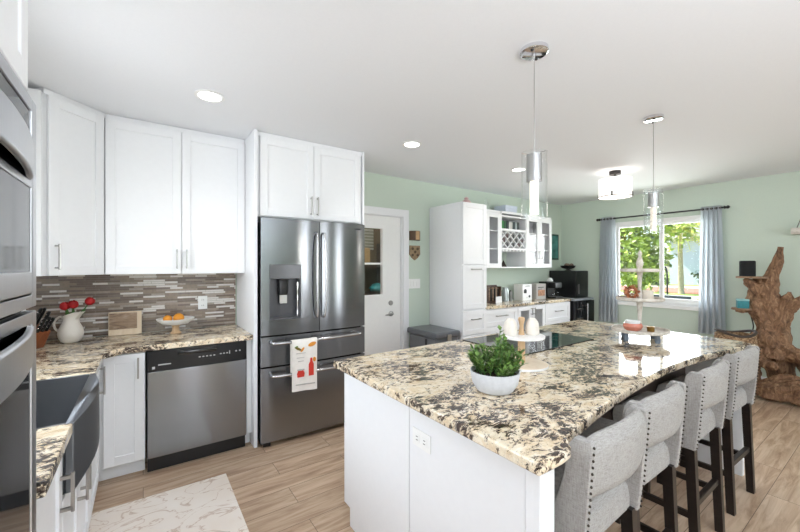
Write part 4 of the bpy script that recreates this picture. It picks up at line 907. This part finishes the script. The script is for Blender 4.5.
for (x, z) in ((2.755, 1.65), (2.835, 1.65), (2.795, 1.61), (2.755, 1.57), (2.835, 1.57)): q.X = Matrix.Translation((x, YB - .018, z)) @ Matrix.Rotation(R(90), 4, 'X'); q.lathe([(.017, 0), (.017, .006), (.009, .007), (.0001, .003)], seg=14)
P('carving', q, pm('carving_brown', c(92, 74, 56), .7), t, True)
t = T('light_switch', 'white three-gang light switch plate beside the utility door', 'switch', (2.795, YB, 1.21))
P('cover_plate', B().box(2.70, 2.885, YB - .008, YB - .0005, 1.15, 1.27, .003), WHITEP, t, True)
for k in range(3): P('rocker', B().box(2.725 + k * .048, 2.757 + k * .048, YB - .012, YB - .007, 1.178, 1.242, .002), WHITEP, t, True)
t = T('trash_bin', 'grey lidded rectangular trash bin beside the tall pantry', 'bin', (2.81, 3.3, 0))
P('body', B().prism([(2.65, 3.06), (2.99, 3.06), (2.99, 3.56), (2.65, 3.56)], 0, .62, .02), GREYP, t, True)
P('lid', B().box(2.625, 3.005, 3.035, 3.585, .62, .69, .022, 3), pm('grey_lid', c(92, 95, 100), .3), t, True)
P('front_clip', B().box(2.79, 2.85, 3.025, 3.04, .58, .66, .004), NICKEL, t, True)
P('side_slot', B().box(2.643, 2.651, 3.22, 3.25, .35, .6), BLACK, t, True)
# utility room things behind the pane
def lump(seed, sx_, sy_, sz_):
    b = B(); b.ball((0, 0, 0), 1, seg=20, rings=14); out = []
    for p in b.v:
        v = Vector(p); k = 1 + .35 * noise.noise(v * 1.7 + Vector((seed, 0, 0))); out.append((v.x * sx_ * k, v.y * sy_ * k, (v.z * k + 1) * sz_))
    b.v = out; return b
S('utility_shelf', 'brown shelf unit in the dark utility room behind the door pane', 'shelf', (lambda b: (b.box(1.7, 3.2, 4.7, 5.15, .98, 1.02), b.box(1.7, 3.2, 4.7, 5.15, 1.42, 1.45), b.box(1.7, 1.74, 4.7, 5.15, 0, 1.8), b.box(3.16, 3.2, 4.7, 5.15, 0, 1.8), b)[-1])(B()), DARKW, (2.4, 4.9, 0), world=True)
S('cloth_pile', 'grey-blue heap of cloth behind the door pane', 'cloth', lump(1, .17, .14, .13), BLUEG, (2.58, 4.9, 1.02))
S('cloth_pile', 'teal folded cloth below the grey heap behind the door pane', 'cloth', lump(4, .14, .12, .07), TEAL, (2.99, 4.82, 1.02))
S('paper_bag', 'tan bag on the upper utility shelf behind the door pane', 'bag', B().box(-.13, .13, -.08, .08, 0, .26, .02), pm('tan_bag', c(150, 126, 92), .8), (2.72, 4.9, 1.45))
bl = B()
for k in range(9): bl.box(1.9, 3.1, 5.15, 5.18, 1.70 + k * .05, 1.735 + k * .05)
S('window_blind', 'grey slatted blind at the back of the utility room', 'blind', bl, pm('grey_slat', c(150, 150, 142), .6), (2.5, 5.16, 1.7), world=True)
lamp('utility_fill', 'POINT', (2.3, 4.3, 2.3), (0, 0, 0), 24, (1, .95, .85), shadow_soft_size=.1)  # unseen fill, added to brighten the room behind the pane

# ================================================================= CURTAINS
t = T('curtain_rod', 'black curtain rod with finials above the dining window', 'curtain rod', (6.03, 2.15, 2.175))
P('rod', B().tube([(6.0, 1.40, 2.175), (6.0, 2.93, 2.175)], .011, 12), BLACK, t, True)
for y, s in ((1.40, -1), (2.93, 1)):
    q = B(); q.X = Matrix.Translation((6.0, y, 2.175)) @ Matrix.Rotation(R(-90 * s), 4, 'X'); q.lathe([(.011, 0), (.02, .004), (.02, .012), (.008, .018), (.022, .034), (.018, .05), (.0001, .06)], seg=14); P('finial', q, BLACK, t, True)
for y in (1.375, 2.955): pass
for y in (1.398, 2.937): P('bracket', B().box(6.0, 6.099, y - .006, y + .006, 2.167, 2.183), BLACK, t, True)
def curtain(label, y0, y1, zb, flare, seed):
    t = T('curtain', label, 'curtain', (6.0, (y0 + y1) / 2, zb), 0, 'grey curtains at the dining window'); b = B(); n = 60; m = 16; vs = []; fs = []
    for k, th in enumerate((0, .003)):
        for j in range(m + 1):
            f = j / m; z = 2.205 - (2.205 - zb) * f; am = .030 + .006 * math.sin(f * 3)
            for i in range(n + 1):
                u = i / n; yc = (y0 + y1) / 2 + (u - .5) * (y1 - y0) * (1 + flare * f)
                ph = u * 2 * PI * 4.5 + .5 * math.sin(f * 2.2 + seed) * u
                vs.append((6.0 + am * math.sin(ph) + th, yc + .006 * math.sin(ph * 2 + f * 3), z))
    q = (n + 1) * (m + 1)
    for k in range(2):
        for j in range(m):
            for i in range(n):
                a = k * q + j * (n + 1) + i; f_ = (a, a + 1, a + n + 2, a + n + 1); fs.append(f_ if k else f_[::-1])
    for i in range(n): fs.append((i, i + 1, q + i + 1, q + i)); a = m * (n + 1) + i; fs.append((a + 1, a, q + a, q + a + 1))
    for j in range(m):
        for e in (0, n): a = j * (n + 1) + e; fs.append((a, a + n + 1, q + a + n + 1, q + a))
    b.add(vs, fs); P('panel', b, CURT, t, True)
    g = B()
    for k in range(9): 
        y = y0 + (y1 - y0) * (k + .5) / 9; g.X = Matrix.Translation((6.0, y, 2.175)) @ Matrix.Rotation(R(90), 4, 'X'); g.lathe([(.014, -.002), (.02, -.002), (.02, .002), (.014, .002), (.014, -.002)], seg=14)
    P('grommets', g, NICKEL, t, True)
curtain('grey curtain panel at the hutch side of the dining window', 2.70, 2.915, .55, .28, 0)
curtain('grey curtain panel at the driftwood side of the dining window', 1.42, 1.625, .55, .36, 2)

# ================================================================= DRIFTWOOD
DWX = 5.72
def limb(b, pts, rad, seg=30, seed=0, amp=.28, n=12):
    pp = bez(pts, n); m = len(pts); rr = []
    for i in range(len(pp)):
        t = i / n; k = min(int(t), m - 2); f = t - k; f = f * f * (3 - 2 * f); rr.append(rad[k] + (rad[k + 1] - rad[k]) * f)
    def fn(p, a, i):
        q = Vector((math.cos(a) * 1.3 + seed, math.sin(a) * 1.3, i * .07)); ridg = 1 - abs(noise.noise(Vector((math.cos(a) * 2.6 + seed, math.sin(a) * 2.6 + i * .05, i * .04)))) * 2
        return 1 + amp * (noise.noise(q) * 1.1 + .45 * ridg - .25 + .35 * noise.noise(Vector((math.cos(a) * 5 + seed, math.sin(a) * 5, i * .3))))
    b.tube(pp, rr, seg, fn)
t = T('driftwood_sculpture', 'gnarled brown driftwood root sculpture standing by the green wall', 'sculpture', (5.65, .85, 0))
q = B()
limb(q, [(5.72, .93, .40), (5.76, .93, .62), (5.78, .955, .82), (5.78, .985, 1.0), (5.77, 1.01, 1.16), (5.76, 1.05, 1.25), (5.75, 1.08, 1.29)], [.19, .145, .125, .135, .125, .08, .03], 34, 1, .34)
limb(q, [(5.77, .99, 1.05), (5.77, .95, 1.22), (5.78, .925, 1.36), (5.79, .895, 1.48), (5.80, .868, 1.645)], [.11, .082, .055, .045, .024], 22, 3, .3)
limb(q, [(5.76, .93, .70), (5.75, .865, .86), (5.74, .83, .98), (5.75, .81, 1.07), (5.75, .795, 1.15)], [.10, .085, .062, .05, .015], 22, 5, .3)
limb(q, [(5.75, .86, .88), (5.72, .79, .97), (5.70, .72, 1.05), (5.70, .63, 1.16)], [.07, .055, .04, .014], 18, 7, .3)
limb(q, [(5.77, 1.04, 1.02), (5.74, 1.11, .95), (5.71, 1.17, .92), (5.68, 1.22, .91)], [.075, .05, .034, .014], 18, 9)
limb(q, [(5.70, 1.02, 1.14), (5.66, 1.10, 1.24), (5.66, 1.14, 1.285)], [.06, .045, .02], 14, 10)
limb(q, [(5.66, .98, .72), (5.60, .93, .62), (5.58, .90, .54)], [.05, .06, .03], 16, 25, .3)
P('trunk', q, DRIFT, t, True)
q = B()
limb(q, [(5.72, 1.0, .62), (5.64, 1.05, .46), (5.56, 1.06, .28), (5.52, 1.03, .10)], [.10, .085, .085, .05], 26, 11, .4)
limb(q, [(5.54, 1.07, .10), (5.45, .96, .10), (5.43, .80, .12), (5.47, .64, .17), (5.54, .48, .13), (5.58, .34, .06)], [.07, .085, .075, .095, .07, .05], 26, 13, .4)
limb(q, [(5.74, .90, .60), (5.64, .80, .52), (5.56, .68, .485), (5.52, .52, .42), (5.52, .36, .30)], [.13, .09, .065, .075, .05], 26, 15, .4)
limb(q, [(5.62, 1.0, .40), (5.52, .95, .37), (5.46, .88, .375), (5.43, .84, .36)], [.08, .05, .045, .02], 20, 17, .3)
limb(q, [(5.80, .94, .5), (5.86, .88, .25), (5.86, .84, .06)], [.15, .12, .11], 22, 19, .35)
limb(q, [(5.74, .72, .50), (5.78, .62, .28), (5.76, .54, .08)], [.08, .075, .08], 22, 21, .35)
limb(q, [(5.46, .80, .12), (5.42, .70, .06), (5.41, .58, .045), (5.43, .46, .05)], [.05, .04, .035, .02], 18, 23, .35)
limb(q, [(5.50, .96, .14), (5.50, .82, .24), (5.53, .70, .25), (5.52, .56, .20)], [.05, .045, .04, .05], 18, 27, .35)
P('root_base', q, DRIFT, t, True)
def slab(cx, cy, z, a, b_): 
    return B().prism([(cx + a * math.cos(2 * PI * k / 18) * (1 + .08 * math.sin(3 * k)), cy + b_ * math.sin(2 * PI * k / 18) * (1 + .1 * math.cos(2 * k))) for k in range(18)], z - .022, z, .004)
P('shelf', slab(5.68, 1.085, 1.315, .10, .135), SLAB, t, True); P('shelf', slab(5.66, 1.165, .948, .08, .09), SLAB, t, True)
for (x, y, z) in ((5.70, .98, .012),): pass
t = T('smart_speaker', 'black fabric cylinder speaker on the upper driftwood shelf', 'speaker', (5.665, 1.115, 1.315))
P('body', B().lathe([(.066, 0), (.07, .004), (.07, .168), (.064, .176), (.0001, .176)], seg=36), pm('black_fabric', c(26, 27, 30), .85, vary=.2, scale=300), t)
P('top_ring', B().lathe([(.06, .1745), (.064, .1745), (.064, .1785), (.06, .1785), (.06, .1745)], seg=36), BLACK, t)
t = T('teal_box', 'small teal box on the lower driftwood shelf', 'box', (5.655, 1.155, .948), R(20))
P('box', B().box(-.05, .05, -.05, .05, 0, .085, .004), TEAL, t)
q = B(); q.box(-.052, .052, -.052, .052, .085, .105, .003); P('lid', q, pm('pale_teal', c(150, 196, 198), .5), t)
S('power_cord', 'thin black cord hanging behind the driftwood beside the wall', 'cord', B().tube(bez([(5.86, 1.10, .93), (5.94, 1.14, .86), (6.0, 1.13, .68), (6.02, 1.22, .5), (6.04, 1.26, .3), (6.05, 1.27, .0065)], 8), .006, 8), BLACK, (6.0, 1.15, 0), world=True)
# wicker basket behind the far island corner
t = T('wicker_basket', 'tall woven brown basket standing beyond the far island corner', 'basket', (5.10, 1.10, 0))
rb = B(); rr = [.13 + .005 * (k % 2) + .045 * math.sin(PI * min(1, k / 60)) for k in range(47)]
rb.lathe([(.12, 0)] + [(rr[k], .008 + k * .0155) for k in range(47)] + [(.145, .72), (.135, .68), (.12, .05), (.0001, .04)], seg=36)
P('woven_body', rb, WICK, t)
P('rim', B().tube([(.157 * math.cos(2 * PI * k / 36), .157 * math.sin(2 * PI * k / 36), .735 + .022 * math.cos(4 * PI * k / 36 + 2)) for k in range(37)], .014, 8), DARKW, t)
# hanging rope shelf at the right
t = T('hanging_shelf', 'whitewashed hanging shelf on cords on the green wall', 'shelf', (6.0, .66, 1.79))
P('tray', (lambda b: (b.box(5.94, 6.085, .50, .81, 1.79, 1.805, .002), b.box(5.94, 5.952, .50, .81, 1.805, 1.86, .002), b.box(6.073, 6.085, .50, .81, 1.805, 1.86, .002), b.box(5.952, 6.073, .50, .512, 1.805, 1.86), b.box(5.952, 6.073, .798, .81, 1.805, 1.86), b)[-1])(B()), WASH, t, True)
for y in (.52, .79): P('cord', B().tube([(6.015, y, 1.80), (6.06, .655, 2.30)], .004, 6), pm('grey_cord', c(120, 116, 110), .9) if y < .6 else bpy.data.materials['grey_cord'], t, True)
P('hook', B().tube([(6.1, .655, 2.31), (6.055, .655, 2.30), (6.05, .655, 2.315)], .005, 6), NICKEL, t, True)

# ================================================================= OUTDOORS
GZ = -.25
struct('ground', B().box(XR + .13, 120, -60, 90, GZ - .2, GZ), pm('lawn_grass', c(150, 168, 92), .9, vary=.25, scale=2))
struct('path', B().box(27, 33, -40, 80, GZ, GZ + .03), pm('brick_drive', c(190, 132, 112), .9, vary=.12))
struct('pavement', B().box(33, 36.5, -40, 80, GZ, GZ + .04), pm('pale_paving', c(214, 202, 186), .9))
t = T('neighbour_house', 'pale blue-white house across the street beyond the window', 'house', (42, 10, GZ))
P('wall', B().box(40, 50, 3, 13.2, GZ, 3.9), pm('pale_stucco', c(206, 216, 226), .9), t, True)
P('roof', B().prism([(39.2, 3.9), (50.8, 3.9), (45, 6.0)], 2.2, 14.0, axis='y'), pm('grey_roof', c(170, 172, 176), .9), t, True)
P('window', B().box(39.96, 40.02, 4.8, 6.4, 1.0, 2.4), pm('dark_pane', c(60, 70, 80), .1), t, True)
def foliage(b, cx, cy, cz, rx, ry, rz_, n, ls, seed=0):
    rnd = random.Random(seed)
    cl = [(rnd.gauss(0, .5), rnd.gauss(0, .5), rnd.gauss(0, .5), rnd.uniform(.22, .42)) for _ in range(34)]
    for i in range(n):
        x, y, z, r = cl[i % len(cl)]; d = Vector((rnd.gauss(0, 1), rnd.gauss(0, 1), rnd.gauss(0, 1))).normalized() * r * rnd.uniform(.6, 1)
        p = (cx + (x + d.x) * rx, cy + (y + d.y) * ry, cz + (z + d.z) * rz_)
        b.leaf(p, (rnd.uniform(-1, 1), rnd.uniform(-1, 1), rnd.uniform(-.9, .4)), (rnd.uniform(-1, 1), rnd.uniform(-1, 1), 1), ls * rnd.uniform(.7, 1.3), ls * .32)
t = T('garden_tree', 'broad leafy green tree filling the left pane of the window', 'tree', (13.2, 6.0, GZ))
q = B(); foliage(q, 13.2, 5.9, 2.6, 1.7, 1.75, 2.0, 6500, .19, 3); P('foliage', q, LEAF2, t, True)
P('trunk', B().tube(bez([(13.2, 6.0, GZ), (13.25, 6.0, .8), (13.1, 5.8, 1.9), (13.2, 5.6, 3.0)], 5), [.13] * 16, 10), DRIFT, t, True)
t = T('dark_tree', 'darker tree behind the leafy one at the far left of the window', 'tree', (17, 9.2, GZ))
q = B(); foliage(q, 17, 9.0, 2.6, 1.6, 1.8, 2.6, 3200, .26, 5); P('foliage', q, DLEAF, t, True)
P('trunk', B().tube([(17, 9.2, GZ), (17, 9.1, 2.4)], .15, 8), DRIFT, t, True)
t = T('palm_tree', 'yellow-green palm with pale trunk in the right pane of the window', 'tree', (27, 8.3, GZ))
P('trunk', B().tube([(26.5, 8.15, GZ), (26.5, 8.2, 1.8), (26.5, 8.25, 3.7)], [.17, .13, .11], 10), pm('palm_trunk', c(196, 180, 160), .9, vary=.2, scale=6), t, True)
q = B(); rnd = random.Random(9)
for k in range(30):
    a = k * 2.399; el = rnd.uniform(-.15, .8); L = rnd.uniform(2.0, 2.9); d = Vector((math.cos(a) * math.cos(el), math.sin(a) * math.cos(el), math.sin(el))); pp = [Vector((26.5, 8.25, 3.7)) + d * L * s - Vector((0, 0, 1)) * (1.3 * s * s) for s in [i / 9 for i in range(10)]]
    q.tube(pp, .018, 4)
    for i in range(1, 10):
        for s in (-1, 1):
            for o in (0, .5):
                side = d.cross(Vector((0, 0, 1))).normalized() * s; bp = pp[i].lerp(pp[i - 1], o); q.leaf(bp, side + d * .6 + Vector((0, 0, -.35)), (0, 0, 1), .6 * (1.1 - i / 14), .05)
P('fronds', q, LEAF3, t, True)
for i, (x, y, z, r, lab) in enumerate(((36, 13.3, .5, 1.0, 'dark shrub at the house wall left of the palm'), (36.5, 9.3, .45, .8, 'dark shrub at the house wall right of the palm'), (36.5, 6.4, .5, 1.1, 'dark shrub at the house wall by the right curtain'))):
    q = B(); foliage(q, 0, 0, z - GZ, r * .7, r, r * .9, 700, .3, 20 + i); S('shrub', lab, 'shrub', q, DLEAF, (x, y, GZ), group='shrubs along the far house')
t = T('porch_railing', 'white balustrade outside across the lower edge of the window', 'railing', (10.6, 3.9, GZ))
P('top_rail', B().box(10.56, 10.64, 2.2, 5.8, .66, .72), WHITEP, t, True); P('bottom_rail', B().box(10.57, 10.63, 2.2, 5.8, -.1, -.05), WHITEP, t, True)
for k in range(26): P('baluster', B().box(10.58, 10.62, 2.28 + k * .138, 2.33 + k * .138, GZ, .66), WHITEP, t, True)
S('garden_bench', 'dark slatted bench outside below the right window pane', 'bench', (lambda b: (b.box(9.0, 9.5, 2.75, 3.85, .12, .18), b.box(9.46, 9.52, 2.75, 3.85, .2, .78), b.box(9.0, 9.06, 2.75, 2.81, GZ, .12), b.box(9.0, 9.06, 3.79, 3.85, GZ, .12), b.box(9.44, 9.5, 2.75, 2.81, GZ, .2), b.box(9.44, 9.5, 3.79, 3.85, GZ, .2), b)[-1])(B()), pm('bench_dark', c(44, 52, 66), .6), (9.25, 3.3, GZ), world=True)
S('garden_pole', 'thin black garden hook outside the right window pane', 'pole', B().tube(bez([(11.2, 3.75, GZ), (11.2, 3.75, .8), (11.2, 3.76, 1.3), (11.2, 3.84, 1.42), (11.2, 3.93, 1.34)], 6), .02, 6), BLACK, (11.2, 3.75, GZ), world=True)
